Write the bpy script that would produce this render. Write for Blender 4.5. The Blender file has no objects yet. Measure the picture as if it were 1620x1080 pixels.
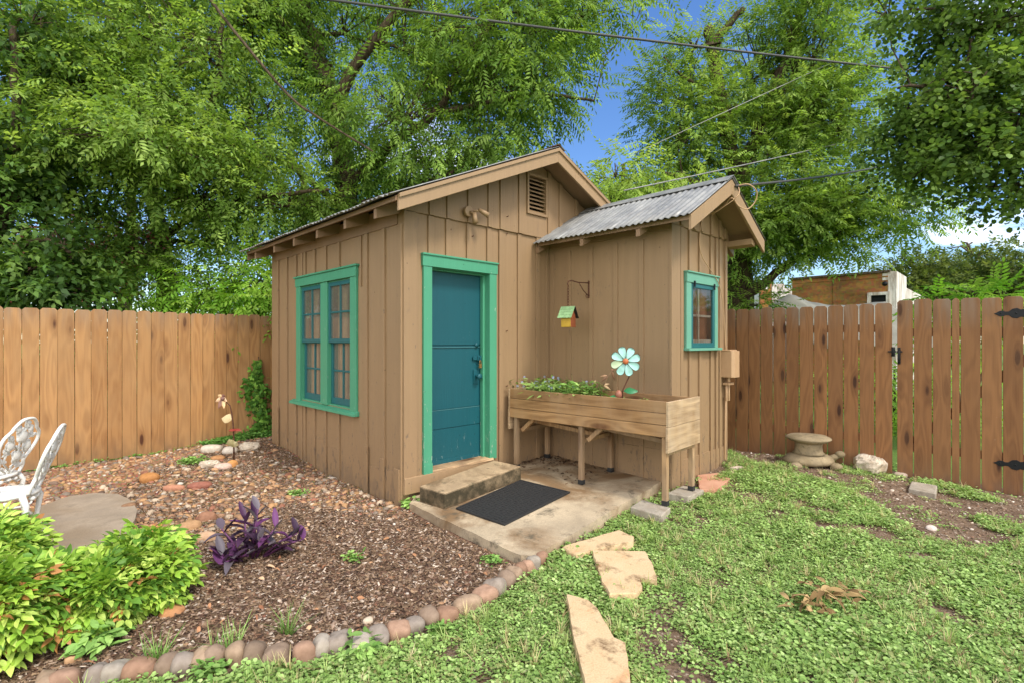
import bpy, math, random
import numpy as np
from mathutils import Vector, Matrix
random.seed(7); rng = np.random.default_rng(7)
S = bpy.context.scene
COL = S.collection
PI = math.pi
F = 815.0; H = 1.45                       # focal length in photo pixels, eye height
CAM = np.array([0, 0, H])

# ------------------------------------------------------------------ camera geometry helpers
def ray(px, py): return np.array([(px-810)/F, 1.0, (540-py)/F])
def at(px, py, Y): return CAM + ray(px, py)*Y            # a point at depth Y metres
def gz(px, py, z=0.0):                                   # a point on a level plane
    r = ray(px, py); return CAM + r*((z-H)/r[2])

def sr(r, g, b):                                         # 0-255 sRGB to linear
    f = lambda c: ((c/255+0.055)/1.055)**2.4 if c > 10 else c/255/12.92
    return (f(r), f(g), f(b))

# ------------------------------------------------------------------ node helpers
class NT:
    def __init__(s, name):
        s.m = bpy.data.materials.new(name); s.m.use_nodes = True
        s.t = s.m.node_tree; s.t.nodes.clear()
        s.out = s.n('ShaderNodeOutputMaterial')
    def n(s, typ, **kw):
        nd = s.t.nodes.new(typ)
        for k, v in kw.items(): setattr(nd, k, v)
        return nd
    def l(s, a, b): s.t.links.new(a, b)
    def val(s, sock, v):
        if hasattr(v, 'links'): s.l(v, sock)
        else: sock.default_value = v
    def coord(s, which='Object'): return s.n('ShaderNodeTexCoord').outputs[which]
    def attr(s, name, out='Color'):
        a = s.n('ShaderNodeAttribute'); a.attribute_name = name; return a.outputs[out]
    def mapp(s, v, scale=(1, 1, 1), loc=(0, 0, 0), rot=(0, 0, 0)):
        m = s.n('ShaderNodeMapping'); s.l(v, m.inputs[0])
        s.val(m.inputs['Location'], loc); m.inputs['Rotation'].default_value = rot; m.inputs['Scale'].default_value = scale
        return m.outputs[0]
    def noise(s, v, scale=5, detail=4, rough=.55, dist=0, out='Fac'):
        n = s.n('ShaderNodeTexNoise'); s.l(v, n.inputs['Vector'])
        n.inputs['Scale'].default_value = scale; n.inputs['Detail'].default_value = detail
        n.inputs['Roughness'].default_value = rough; n.inputs['Distortion'].default_value = dist
        return n.outputs[out]
    def voro(s, v, scale=5, feature='F1', out='Distance', rand=1):
        n = s.n('ShaderNodeTexVoronoi'); n.feature = feature; s.l(v, n.inputs['Vector'])
        n.inputs['Scale'].default_value = scale; n.inputs['Randomness'].default_value = rand
        return n.outputs[out]
    def ramp(s, fac, stops, interp='LINEAR'):
        r = s.n('ShaderNodeValToRGB'); s.l(fac, r.inputs[0]); e = r.color_ramp.elements
        r.color_ramp.interpolation = interp
        while len(e) > 1: e.remove(e[-1])
        for i, (p, c) in enumerate(stops):
            q = e[0] if i == 0 else e.new(p)
            q.position = p
            if not isinstance(c, tuple): c = (c, c, c)
            q.color = (*c[:3], 1)
        return r.outputs[0]
    def mix(s, fac, a, b, mode='MIX'):
        m = s.n('ShaderNodeMix', data_type='RGBA', blend_type=mode)
        s.val(m.inputs[0], fac)
        for k, v in ((6, a), (7, b)):
            if isinstance(v, tuple): v = (*v[:3], 1)
            s.val(m.inputs[k], v)
        return m.outputs[2]
    def math(s, op, a, b=0.0, c=None):
        m = s.n('ShaderNodeMath', operation=op); s.val(m.inputs[0], a); s.val(m.inputs[1], b)
        if c is not None: s.val(m.inputs[2], c)
        return m.outputs[0]
    def sep(s, v): n = s.n('ShaderNodeSeparateXYZ'); s.l(v, n.inputs[0]); return n.outputs
    def comb(s, x, y, z):
        n = s.n('ShaderNodeCombineXYZ')
        for i, v in enumerate((x, y, z)): s.val(n.inputs[i], v)
        return n.outputs[0]
    def bump(s, h, strength=.3, dist=.01, normal=None):
        b = s.n('ShaderNodeBump'); s.l(h, b.inputs['Height']); b.inputs['Strength'].default_value = strength
        b.inputs['Distance'].default_value = dist
        if normal is not None: s.l(normal, b.inputs['Normal'])
        return b.outputs[0]
    def pbr(s, color, rough=.6, metal=0, normal=None, spec=.4):
        p = s.n('ShaderNodeBsdfPrincipled')
        if isinstance(color, tuple): color = (*color[:3], 1)
        s.val(p.inputs['Base Color'], color); s.val(p.inputs['Roughness'], rough); s.val(p.inputs['Metallic'], metal)
        p.inputs['Specular IOR Level'].default_value = spec
        if normal is not None: s.l(normal, p.inputs['Normal'])
        s.l(p.outputs[0], s.out.inputs[0]); return p

def m_plain(name, c, rough=.5, metal=0, var=.12, bump=.15, scale=30):
    t = NT(name); o = t.coord()
    f = t.noise(o, scale, 4)
    col = t.mix(t.ramp(f, [(.3, 0), (.7, 1)]), tuple(x*(1-var) for x in c), tuple(min(1, x*(1+var)) for x in c))
    t.pbr(col, rough, metal, t.bump(t.noise(o, scale*2, 3), bump, .003)); return t.m

def m_paint(name, c, chip=None, chips=.0, rough=.55, streak=(25, 25, 1.5), dirt=True):
    t = NT(name); o = t.coord()
    f = t.noise(t.mapp(o, streak), 1.0, 5, .6)
    col = t.mix(t.ramp(f, [(.3, 0), (.75, 1)]), tuple(x*.94 for x in c), tuple(min(1, x*1.05) for x in c))
    big = t.noise(o, 1.3, 3)
    col = t.mix(t.ramp(big, [(.35, .0), (.7, .28)]), col, tuple(x*.78 for x in c))
    h = t.noise(t.mapp(o, (60, 60, 3)), 1.0, 4, .7)
    fine = t.noise(o, 220, 2)
    h = t.math('ADD', h, t.math('MULTIPLY', fine, .4))
    if chips > 0:
        cn = t.noise(t.mapp(o, (9, 9, 3.2)), 3.0, 6, .72)
        z = t.sep(o)[2]
        lowz = t.ramp(t.math('MULTIPLY', z, .4), [(0, .10), (.35, .02), (1, 0)])
        k = t.ramp(t.math('ADD', cn, lowz), [(.70-chips, 0), (.715-chips, 1)])
        col = t.mix(t.math('MULTIPLY', k, .75), col, chip or (.16, .11, .075))
        h = t.math('SUBTRACT', h, t.math('MULTIPLY', k, .8))
        spots = t.ramp(t.voro(o, 6), [(.035, 1), (.05, 0)])
        col = t.mix(t.math('MULTIPLY', spots, .6), col, tuple(x*.3 for x in c))
        if c == BROWN:
            mud = t.math('ADD', t.noise(t.mapp(o, (5, 5, 2.5)), 2., 5, .7), t.ramp(t.math('MULTIPLY', z, 1.0), [(0, .22), (.16, .08), (.45, 0)]))
            col = t.mix(t.ramp(mud, [(.60, 0), (.74, .55)]), col, sr(118, 98, 78))
            drip = t.noise(t.mapp(o, (14, 14, .7)), 1.4, 4, .65)
            col = t.mix(t.ramp(drip, [(.58, 0), (.75, .25)]), col, sr(124, 98, 74))
    t.pbr(col, rough, 0, t.bump(h, .45, .004), .35); return t.m

def m_wood(name, c_lo, c_hi, c_knot, along='z', across='x', rings=9., knots=1.6, rough=.65, weather=None, aged=.0):
    """flat-sawn softwood: contour rings of a stretched noise field, bent round knots; attribute rnd shifts each board"""
    t = NT(name); o = t.coord(); sx, sy, sz = t.sep(o); ax = dict(x=sx, y=sy, z=sz)
    r = t.attr('rnd', 'Fac')
    L = ax[along]; A = ax[across]
    third = [k for k in 'xyz' if k not in (along, across)][0]
    T = t.math('MULTIPLY_ADD', r, 37.0, ax[third])
    L2 = t.math('MULTIPLY_ADD', r, 13.7, L)
    p = t.comb(A, T, t.math('MULTIPLY', L2, .13))
    base = t.noise(p, 7.0, 2, .4, .2)
    kp = t.comb(t.math('MULTIPLY', A, 1.5), t.math('MULTIPLY', T, .6), t.math('MULTIPLY', L2, .42))
    kd = t.voro(kp, knots*4)
    kinf = t.math('POWER', 2.718, t.math('MULTIPLY', kd, -6.5))
    field = t.math('ADD', base, t.math('MULTIPLY', kinf, .55))
    ring = t.math('SINE', t.math('MULTIPLY', field, rings*6.28*2))
    ring = t.math('MULTIPLY_ADD', ring, .5, .5)
    fib = t.noise(t.comb(t.math('MULTIPLY', A, 130.), t.math('MULTIPLY', T, 3.0), t.math('MULTIPLY', L2, 3.0)), 1.0, 3, .6)
    f = t.math('ADD', t.math('MULTIPLY_ADD', ring, .34, .05), t.math('MULTIPLY', fib, .75))
    col = t.mix(t.ramp(f, [(.28, 0), (.78, 1)]), c_lo, c_hi)
    tone = t.math('FRACT', t.math('MULTIPLY', r, 7.31))
    col = t.mix(t.math('MULTIPLY', tone, .55), col, tuple(x*.62 for x in c_lo))
    if along == 'z' and weather:
        tone2 = t.math('FRACT', t.math('MULTIPLY', r, 23.7))
        col = t.mix(t.math('MULTIPLY', tone2, .45), col, weather)
        top = t.math('MULTIPLY', t.ramp(t.math('MULTIPLY', L, .53), [(.82, 0), (.99, .8)]), t.ramp(t.noise(t.comb(t.math('MULTIPLY', A, 12.), T, L), 1.5, 4, .6), [(.35, 0), (.65, 1)]))
        col = t.mix(top, col, sr(128, 112, 96))
        foot = t.math('MULTIPLY', t.ramp(L, [(.0, .7), (.3, 0)]), t.ramp(t.noise(t.comb(t.math('MULTIPLY', A, 9.), T, t.math('MULTIPLY', L, 3.)), 1.5, 4, .6), [(.35, .2), (.65, 1)]))
        col = t.mix(foot, col, sr(96, 76, 60))
    kn = t.ramp(kd, [(.09, 1), (.14, 0)])
    kr = t.ramp(kd, [(.12, .7), (.33, 0)])
    col = t.mix(kr, col, tuple((a+b)*.5 for a, b in zip(c_knot, c_lo)))
    col = t.mix(kn, col, c_knot)
    if weather:
        w = t.noise(t.mapp(o, (3, 3, 1.2)), 1.6, 4, .6)
        col = t.mix(t.ramp(w, [(.42, 0), (.75, aged)]), col, weather)
    nails = t.ramp(t.voro(o, 9), [(.022, 1), (.03, 0)])
    col = t.mix(t.math('MULTIPLY', nails, .35), col, (.5, .45, .38))
    t.pbr(col, rough, 0, t.bump(f, .35, .004), .3); return t.m

def m_leaf(name, trans=.35, rough=.5):
    t = NT(name); c = t.attr('tint')
    d = t.n('ShaderNodeBsdfPrincipled'); t.l(c, d.inputs['Base Color']); d.inputs['Roughness'].default_value = rough
    d.inputs['Specular IOR Level'].default_value = .22
    tr = t.n('ShaderNodeBsdfTranslucent')
    t.l(t.mix(1.0, c, (1.15, 1.12, .6), 'MULTIPLY'), tr.inputs[0])
    mx = t.n('ShaderNodeMixShader'); mx.inputs[0].default_value = trans
    t.l(d.outputs[0], mx.inputs[1]); t.l(tr.outputs[0], mx.inputs[2]); t.l(mx.outputs[0], t.out.inputs[0]); return t.m

def m_tint(name, rough=.8, bump=.4, scale=60, dist=.004, spec=.25, mott=.35):
    t = NT(name); c = t.attr('tint'); o = t.coord()
    n = t.noise(o, scale, 4)
    col = t.mix(t.ramp(n, [(.35, 0), (.65, mott)]), c, t.mix(1.0, c, (.55, .5, .45), 'MULTIPLY'))
    t.pbr(col, rough, 0, t.bump(n, bump, dist), spec); return t.m

def m_concrete(name, c, stain, moss, scale=3., bump=.5, riser=0.):
    t = NT(name); o = t.coord()
    a = t.noise(o, scale, 6, .65); b = t.noise(o, scale*.55, 5, .6, .6); g = t.noise(o, 90, 3)
    col = t.mix(t.ramp(a, [(.35, 0), (.68, 1)]), tuple(x*.72 for x in c), tuple(min(1, x*1.15) for x in c))
    col = t.mix(t.ramp(b, [(.46, 0), (.62, .85)]), col, stain)
    d = t.noise(o, scale*2.2, 6, .75)
    col = t.mix(t.ramp(d, [(.55, 0), (.66, .8)]), col, moss)
    col = t.mix(t.ramp(g, [(.3, .25), (.6, 0)]), col, (.08, .07, .06))
    if riser:  # upright faces mixed to a much darker tone, broken up by noise
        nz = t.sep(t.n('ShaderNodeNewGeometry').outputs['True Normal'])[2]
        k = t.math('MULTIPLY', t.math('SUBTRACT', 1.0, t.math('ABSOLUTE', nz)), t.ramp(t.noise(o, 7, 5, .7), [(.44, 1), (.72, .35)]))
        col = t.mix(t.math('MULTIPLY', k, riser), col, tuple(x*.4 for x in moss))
    h = t.math('ADD', t.math('MULTIPLY', g, .5), a)
    t.pbr(col, .85, 0, t.bump(h, bump, .006), .25); return t.m

M = {}
BROWN = sr(147, 119, 87)
M['paint'] = m_paint('brown_siding_paint', BROWN, (.15, .105, .07), .042)
M['trimbrown'] = m_paint('brown_trim_paint', sr(156, 127, 94), (.2, .15, .1), .02)
M['soffit'] = m_paint('brown_rafter_paint', sr(142, 113, 86), (.12, .08, .055), .0)
M['green'] = m_paint('green_trim_paint', sr(74, 146, 112), (.36, .42, .33), .035, .5)
M['greenpale'] = m_paint('faded_green_trim_paint', sr(104, 158, 134), (.35, .42, .36), .035, .5)
M['sash'] = m_paint('teal_sash_paint', sr(34, 96, 98), (.3, .36, .33), .01, .45)
M['teal'] = m_paint('teal_door_paint', sr(22, 80, 88), (.10, .17, .17), .012, .45)
M['tealpale'] = m_paint('faded_teal_paint', sr(74, 120, 122), (.3, .35, .33), .02, .5)
M['fence_l'] = m_wood('orange_fence_boards', sr(144, 98, 54), sr(186, 136, 82), sr(76, 42, 22), 'z', 'x', 3.6, 1.0, weather=sr(164, 128, 86), aged=.55)
M['fence_r'] = m_wood('brown_fence_boards', sr(118, 76, 42), sr(152, 104, 62), sr(60, 33, 17), 'z', 'x', 4.2, 1.0, weather=sr(130, 92, 58), aged=.45)
M['planter'] = m_wood('weathered_planter_boards', sr(134, 98, 60), sr(188, 146, 98), sr(104, 70, 42), 'x', 'z', 3, .7, weather=sr(160, 130, 96), aged=.8)
M['planter_end'] = m_wood('grey_planter_end_boards', sr(140, 112, 80), sr(200, 168, 128), sr(110, 78, 50), 'y', 'z', 3, .7, weather=sr(184, 162, 134), aged=.9)
M['planter_leg'] = m_wood('planter_leg_wood', sr(140, 104, 66), sr(190, 150, 104), sr(90, 60, 36), 'z', 'x', 5, .6, weather=sr(150, 135, 115), aged=.5)
M['rawwood'] = m_wood('bare_sill_wood', sr(150, 118, 84), sr(205, 172, 132), sr(84, 58, 36), 'x', 'y', 6, .6, weather=sr(120, 95, 72), aged=.8)
M['slab'] = m_concrete('stained_slab_concrete', sr(188, 168, 138), sr(112, 80, 44), sr(86, 78, 62), 2.4)
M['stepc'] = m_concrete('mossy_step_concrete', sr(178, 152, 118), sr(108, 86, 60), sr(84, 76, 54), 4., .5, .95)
M['pad'] = m_concrete('pale_pad_concrete', sr(168, 150, 128), sr(146, 126, 102), sr(138, 122, 102), 2.5, .35)
M['blockc'] = m_concrete('grey_block_concrete', sr(172, 160, 142), sr(140, 124, 104), sr(118, 108, 92), 6.)
M['turtle'] = m_concrete('mossy_statue_stone', sr(152, 134, 104), sr(118, 102, 74), sr(80, 76, 60), 7.)
M['rock'] = m_concrete('pale_limestone', sr(206, 190, 168), sr(160, 138, 112), sr(128, 110, 92), 9., .9)
M['black'] = m_plain('black_iron', (.012, .012, .013), .45, .5, .2, .2)
M['rubber'] = m_plain('black_rubber', (.022, .021, .02), .7, 0, .25, .3, 60)
M['brownmetal'] = m_plain('brown_painted_metal', sr(160, 126, 92), .5, .0, .1, .1)
M['rust'] = m_plain('rusted_iron', sr(92, 58, 42), .8, .3, .4, .5, 80)
M['white'] = m_plain('white_cast_metal', sr(226, 222, 212), .4, 0, .06, .35, 120)
M['tan'] = m_plain('tan_plastic', sr(176, 142, 106), .5, 0, .05, .05)
M['bark'] = None
t = NT('grey_brown_bark'); o = t.coord()
v = t.mapp(o, (7, 7, 1.6)); n = t.noise(v, 2.5, 6, .7)
t.pbr(t.mix(t.ramp(n, [(.35, 0), (.7, 1)]), sr(52, 42, 32), sr(112, 96, 76)), .9, 0, t.bump(n, .9, .04), .15); M['bark'] = t.m
M['leaf'] = m_leaf('tree_leaf', .52, .65)
M['leafdark'] = m_leaf('glossy_tree_leaf', .42, .45)
M['weed'] = m_leaf('ground_leaf', .25, .6)
M['shrub'] = m_leaf('lime_shrub_leaf', .3, .45)
M['purple'] = m_leaf('purple_leaf', .2, .45)
M['stone'] = m_tint('river_stone', .75, .35, 30, .004, .3, .5)
M['chip'] = m_tint('bark_chip', .9, .4, 120, .003, .12, .3)
M['tintpaint'] = m_tint('worn_painted_metal', .45, .2, 40, .002, .4, .25)

# corrugated galvanised sheet
t = NT('galvanised_sheet'); o = t.coord()
a = t.noise(t.mapp(o, (3, 3, 3)), 2, 5, .6); b = t.noise(t.mapp(o, (1.2, 14, 1.2)), 1.5, 4, .6)
c = t.mix(t.ramp(a, [(.35, 0), (.7, 1)]), sr(124, 123, 120), sr(156, 154, 148))
c = t.mix(t.ramp(b, [(.5, 0), (.72, .4)]), c, sr(124, 114, 102))
t.pbr(c, t.ramp(a, [(.3, .42), (.7, .62)]), .25, t.bump(a, .1, .003), .5); M['galv'] = t.m

# sandstone flags
t = NT('tan_sandstone'); o = t.coord(); r = t.attr('rnd', 'Fac')
v = t.mapp(o, (1, 1, 1), t.comb(t.math('MULTIPLY', r, 31.), 0., 0.)) if False else o
a = t.noise(v, 2.2, 5, .6, 1.2); b = t.noise(v, 5.5, 6, .7); g = t.noise(v, 120, 3)
c = t.mix(t.ramp(a, [(.3, 0), (.5, .55), (.72, 1)]), sr(214, 188, 148), sr(204, 170, 126))
c = t.mix(t.ramp(a, [(.55, 0), (.60, .5), (.66, 0)]), c, sr(196, 136, 92))
c = t.mix(t.ramp(b, [(.52, 0), (.65, .9)]), c, sr(104, 78, 52))
c = t.mix(t.ramp(g, [(.3, .3), (.6, 0)]), c, sr(120, 90, 60))
t.pbr(c, .85, 0, t.bump(t.math('ADD', b, t.math('MULTIPLY', g, .4)), .5, .006), .2); M['flag'] = t.m
t = NT('red_sandstone'); o = t.coord(); a = t.noise(o, 4, 5, .6); g = t.noise(o, 120, 3)
t.pbr(t.mix(t.ramp(a, [(.35, 0), (.7, 1)]), sr(176, 124, 98), sr(196, 152, 124)), .85, 0, t.bump(g, .4, .005), .2); M['flagred'] = t.m

# window glass: clear, a reflective coat, a beige dust film painting in pale reflection
t = NT('window_glass'); o = t.coord()
tr = t.n('ShaderNodeBsdfTransparent'); tr.inputs[0].default_value = (.80, .78, .72, 1)
gl = t.n('ShaderNodeBsdfGlossy'); gl.inputs['Roughness'].default_value = .04
df = t.n('ShaderNodeBsdfDiffuse'); df.inputs[0].default_value = (.42, .37, .29, 1)
t.l(t.bump(t.noise(o, 6, 2), .12, .01), gl.inputs['Normal'])
m1 = t.n('ShaderNodeMixShader'); m1.inputs[0].default_value = .30; t.l(tr.outputs[0], m1.inputs[1]); t.l(df.outputs[0], m1.inputs[2])
fr = t.n('ShaderNodeFresnel'); fr.inputs[0].default_value = 1.5
M['glassdusty'] = None
m2 = t.n('ShaderNodeMixShader'); t.l(t.math('MULTIPLY_ADD', fr.outputs[0], .9, .05), m2.inputs[0]); t.l(m1.outputs[0], m2.inputs[1]); t.l(gl.outputs[0], m2.inputs[2])
t.l(m2.outputs[0], t.out.inputs[0]); M['glass'] = t.m
M['glassdusty'] = M['glass'].copy(); M['glassdusty'].name = 'dusty_screen'
[n for n in M['glassdusty'].node_tree.nodes if n.type == 'MIX_SHADER'][0].inputs[0].default_value = .04
M['curtain'] = m_plain('beige_curtain', sr(196, 174, 140), .9, 0, .15, .2, 8)
M['interior'] = m_plain('interior_boards', sr(120, 92, 66), .8, 0, .25, .2, 6)
# OSB sheathing
t = NT('weathered_osb_sheathing'); o = t.coord()
a = t.noise(t.mapp(o, (.5, .5, 1.4)), .9, 5, .65); b = t.voro(o, 14, 'F1', 'Color')
c = t.mix(t.ramp(a, [(.35, 0), (.62, 1)]), sr(106, 76, 46), sr(178, 128, 72))
c = t.mix(.35, c, t.mix(1.0, c, b, 'MULTIPLY'))
c = t.mix(t.ramp(t.sep(o)[2], [(.0, 0), (1., .0)]), c, (.1, .07, .05))
t.pbr(c, .9, 0, None, .15); M['osb'] = t.m
t = NT('peeling_white_paint'); o = t.coord(); a = t.noise(t.mapp(o, (3, 3, .5)), 2, 6, .7)
t.pbr(t.mix(t.ramp(a, [(.45, 0), (.6, .8)]), sr(214, 206, 196), sr(150, 128, 108)), .8, 0, None, .2); M['oldwhite'] = t.m
M['tarp'] = m_plain('dusty_tarp', sr(128, 124, 108), .8, 0, .12, .3, 4)

# ------------------------------------------------------------------ mesh helpers
def set_face_attr(me, name, vals, typ):
    a = me.attributes.new(name, typ, 'FACE')
    vals = np.asarray(vals, dtype=np.float32)
    if typ == 'FLOAT_COLOR':
        if vals.shape[1] == 3: vals = np.hstack([vals, np.ones((len(vals), 1), np.float32)])
        a.data.foreach_set('color', vals.ravel())
    else: a.data.foreach_set('value', vals.ravel())

def np_mesh(name, V, FA, mat=None, tint=None, smooth=False):
    """V (n,3); FA (m,k) or list of index arrays; one mesh object"""
    me = bpy.data.meshes.new(name)
    V = np.asarray(V, np.float32)
    if isinstance(FA, np.ndarray):
        m, k = FA.shape; idx = FA.ravel(); start = np.arange(m)*k
    else:
        ln = np.array([len(f) for f in FA]); idx = np.concatenate([np.asarray(f) for f in FA]); m = len(FA)
        start = np.concatenate([[0], np.cumsum(ln)[:-1]])
    me.vertices.add(len(V)); me.vertices.foreach_set('co', V.ravel())
    me.loops.add(len(idx)); me.loops.foreach_set('vertex_index', idx.astype(np.int32))
    me.polygons.add(m); me.polygons.foreach_set('loop_start', start.astype(np.int32))
    if smooth: me.polygons.foreach_set('use_smooth', np.ones(m, bool))
    me.update(calc_edges=True); me.validate()
    if tint is not None: set_face_attr(me, 'tint', tint, 'FLOAT_COLOR')
    if mat: me.materials.append(mat)
    o = bpy.data.objects.new(name, me); COL.objects.link(o); return o

def tag(o, label=None, cat=None, group=None, kind=None):
    if label: o['label'] = label
    if cat: o['category'] = cat
    if group: o['group'] = group
    if kind: o['kind'] = kind
    return o
def thing(name, label, cat, loc=(0, 0, 0), rotz=0, group=None):
    o = bpy.data.objects.new(name, None); COL.objects.link(o); o.empty_display_size = .1
    o.location = tuple(float(x) for x in loc); o.rotation_euler = (0, 0, rotz); return tag(o, label, cat, group)
def wmat(o):
    m = Matrix.Translation(o.location) @ o.rotation_euler.to_matrix().to_4x4() @ Matrix.Diagonal((*o.scale, 1))
    return wmat(o.parent) @ m if o.parent else m

class MB:
    """collects shapes, builds ONE mesh object. fr: 4x4 from authoring space to world (None: already the parent's space)"""
    def __init__(s, fr=None): s.v = []; s.f = []; s.r = []; s.c = []; s.sm = []; s.fr = fr
    def add(s, vs, fs, col=None, rnd=None, smooth=False):
        b = len(s.v); rnd = random.random() if rnd is None else rnd
        s.v += [tuple(map(float, q)) for q in vs]
        for f in fs: s.f.append([b+i for i in f]); s.r.append(rnd); s.c.append(col or (1, 1, 1)); s.sm.append(smooth)
        return s
    def box(s, x0, x1, y0, y1, z0, z1, **k):
        x0, x1 = min(x0, x1), max(x0, x1); y0, y1 = min(y0, y1), max(y0, y1); z0, z1 = min(z0, z1), max(z0, z1)
        return s.add([(x0, y0, z0), (x1, y0, z0), (x1, y1, z0), (x0, y1, z0), (x0, y0, z1), (x1, y0, z1), (x1, y1, z1), (x0, y1, z1)],
                     [(3, 2, 1, 0), (4, 5, 6, 7), (0, 1, 5, 4), (1, 2, 6, 5), (2, 3, 7, 6), (3, 0, 4, 7)], **k)
    def hexa(s, p, **k):   # 8 points: bottom loop ccw, top loop ccw
        return s.add(p, [(3, 2, 1, 0), (4, 5, 6, 7), (0, 1, 5, 4), (1, 2, 6, 5), (2, 3, 7, 6), (3, 0, 4, 7)], **k)
    def prism(s, poly, ext, **k):   # poly: list of 3d points (planar), ext: extrusion vector
        n = len(poly); e = np.array(ext, float); P = [np.array(p, float) for p in poly]
        vs = P+[p+e for p in P]
        nrm = np.zeros(3)
        for i in range(n): nrm += np.cross(P[i], P[(i+1) % n])
        flip = nrm@e > 0
        lo = list(range(n)); hi = list(range(n, 2*n)); side = [(i, (i+1) % n, n+(i+1) % n, n+i) for i in range(n)]
        if flip: return s.add(vs, [lo[::-1], hi]+side, **k)
        return s.add(vs, [lo, hi[::-1]]+[q[::-1] for q in side], **k)
    def beam(s, a, b, w, h, up=(0, 0, 1), **k):
        a = Vector(a); b = Vector(b); d = (b-a).normalized(); u = Vector(up); x = d.cross(u).normalized(); z = x.cross(d)
        q = lambda p: [p-x*w/2-z*h/2, p+x*w/2-z*h/2, p+x*w/2+z*h/2, p-x*w/2+z*h/2]
        return s.add(q(a)+q(b), [(0, 1, 2, 3), (7, 6, 5, 4), (0, 4, 5, 1), (1, 5, 6, 2), (2, 6, 7, 3), (3, 7, 4, 0)], **k)
    def tube(s, pts, rad, n=8, cap=True, **k):
        k.setdefault('smooth', True)
        P = [Vector(tuple(map(float, p))) for p in pts]; m = len(P)
        R = rad if hasattr(rad, '__len__') else [rad]*m
        vs = []; ref = Vector((.123, .456, .88)).normalized(); x = None
        for i in range(m):
            d = (P[min(i+1, m-1)]-P[max(i-1, 0)])
            d = d.normalized() if d.length > 1e-9 else Vector((0, 0, 1))
            if x is None:
                x = d.cross(ref); x = x.normalized() if x.length > 1e-4 else d.orthogonal().normalized()
            else:
                x = (x-d*x.dot(d)); x = x.normalized() if x.length > 1e-6 else d.orthogonal().normalized()
            y = d.cross(x)
            for j in range(n):
                a = 2*PI*j/n; vs.append(P[i]+(x*math.cos(a)+y*math.sin(a))*R[i])
        fs = [(i*n+j, i*n+(j+1) % n, (i+1)*n+(j+1) % n, (i+1)*n+j) for i in range(m-1) for j in range(n)]
        if cap: fs += [list(range(n))[::-1], [(m-1)*n+j for j in range(n)]]
        return s.add(vs, fs, **k)
    def lathe(s, prof, n=24, c=(0, 0, 0), sq=(1, 1), wob=0, **k):
        k.setdefault('smooth', True)
        vs = []; m = len(prof)
        ws = [1+wob*math.sin(3*2*PI*j/n+1)+wob*.6*math.sin(5*2*PI*j/n) for j in range(n)]
        for r, z in prof:
            for j in range(n): a = 2*PI*j/n; vs.append((c[0]+r*sq[0]*ws[j]*math.cos(a), c[1]+r*sq[1]*ws[j]*math.sin(a), c[2]+z))
        fs = [(i*n+j, i*n+(j+1) % n, (i+1)*n+(j+1) % n, (i+1)*n+j) for i in range(m-1) for j in range(n)]
        fs += [list(range(n))[::-1], [(m-1)*n+j for j in range(n)]]
        return s.add(vs, fs, **k)
    def ball(s, c, r, sq=(1, 1, 1), n=10, m=7, jit=0, **k):
        k.setdefault('smooth', True)
        vs = [(c[0], c[1], c[2]-r*sq[2])]
        for i in range(1, m):
            ph = -PI/2+PI*i/m
            for j in range(n):
                a = 2*PI*j/n; q = r*(1+random.uniform(-jit, jit))
                vs.append((c[0]+q*sq[0]*math.cos(ph)*math.cos(a), c[1]+q*sq[1]*math.cos(ph)*math.sin(a), c[2]+q*sq[2]*math.sin(ph)))
        vs.append((c[0], c[1], c[2]+r*sq[2])); T = len(vs)-1
        fs = [(0, 1+(j+1) % n, 1+j) for j in range(n)]
        fs += [(1+i*n+j, 1+i*n+(j+1) % n, 1+(i+1)*n+(j+1) % n, 1+(i+1)*n+j) for i in range(m-2) for j in range(n)]
        fs += [(1+(m-2)*n+j, 1+(m-2)*n+(j+1) % n, T) for j in range(n)]
        return s.add(vs, fs, **k)
    def build(s, name, mat, parent=None, bev=0, label=None):
        V = np.array(s.v, float)
        if s.fr is not None:
            X = s.fr if parent is None else wmat(parent).inverted() @ s.fr
            X = np.array(X); V = V@X[:3, :3].T+X[:3, 3]
        me = bpy.data.meshes.new(name); me.from_pydata([tuple(p) for p in V], [], s.f); me.update()
        me.polygons.foreach_set('use_smooth', np.array(s.sm, bool))
        set_face_attr(me, 'rnd', s.r, 'FLOAT'); set_face_attr(me, 'tint', s.c, 'FLOAT_COLOR')
        me.materials.append(M[mat] if isinstance(mat, str) else mat)
        o = bpy.data.objects.new(name, me); COL.objects.link(o)
        if parent: o.parent = parent
        if bev:
            b = o.modifiers.new('Bevel', 'BEVEL'); b.width = bev; b.segments = 2; b.limit_method = 'ANGLE'; b.angle_limit = .7
        if label: o['label'] = label
        return o
ID = Matrix.Identity(4)

# smooth lattice noise for scattering
_lat = rng.random((64, 64))
def vnoise(x, y, s=1.0):
    x = np.asarray(x)*s+100.3; y = np.asarray(y)*s+57.7
    i = np.floor(x).astype(int); j = np.floor(y).astype(int); fx = x-i; fy = y-j
    fx = fx*fx*(3-2*fx); fy = fy*fy*(3-2*fy)
    L = lambda a, b: _lat[a % 64, b % 64]
    return (L(i, j)*(1-fx)+L(i+1, j)*fx)*(1-fy)+(L(i, j+1)*(1-fx)+L(i+1, j+1)*fx)*fy
def inpoly(x, y, poly):
    x = np.asarray(x); y = np.asarray(y); r = np.zeros(x.shape, bool); n = len(poly); j = n-1
    for i in range(n):
        xi, yi = poly[i][:2]; xj, yj = poly[j][:2]
        c = ((yi > y) != (yj > y)) & (x < (xj-xi)*(y-yi)/((yj-yi) if yj != yi else 1e-9)+xi)
        r ^= c; j = i
    return r

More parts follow.
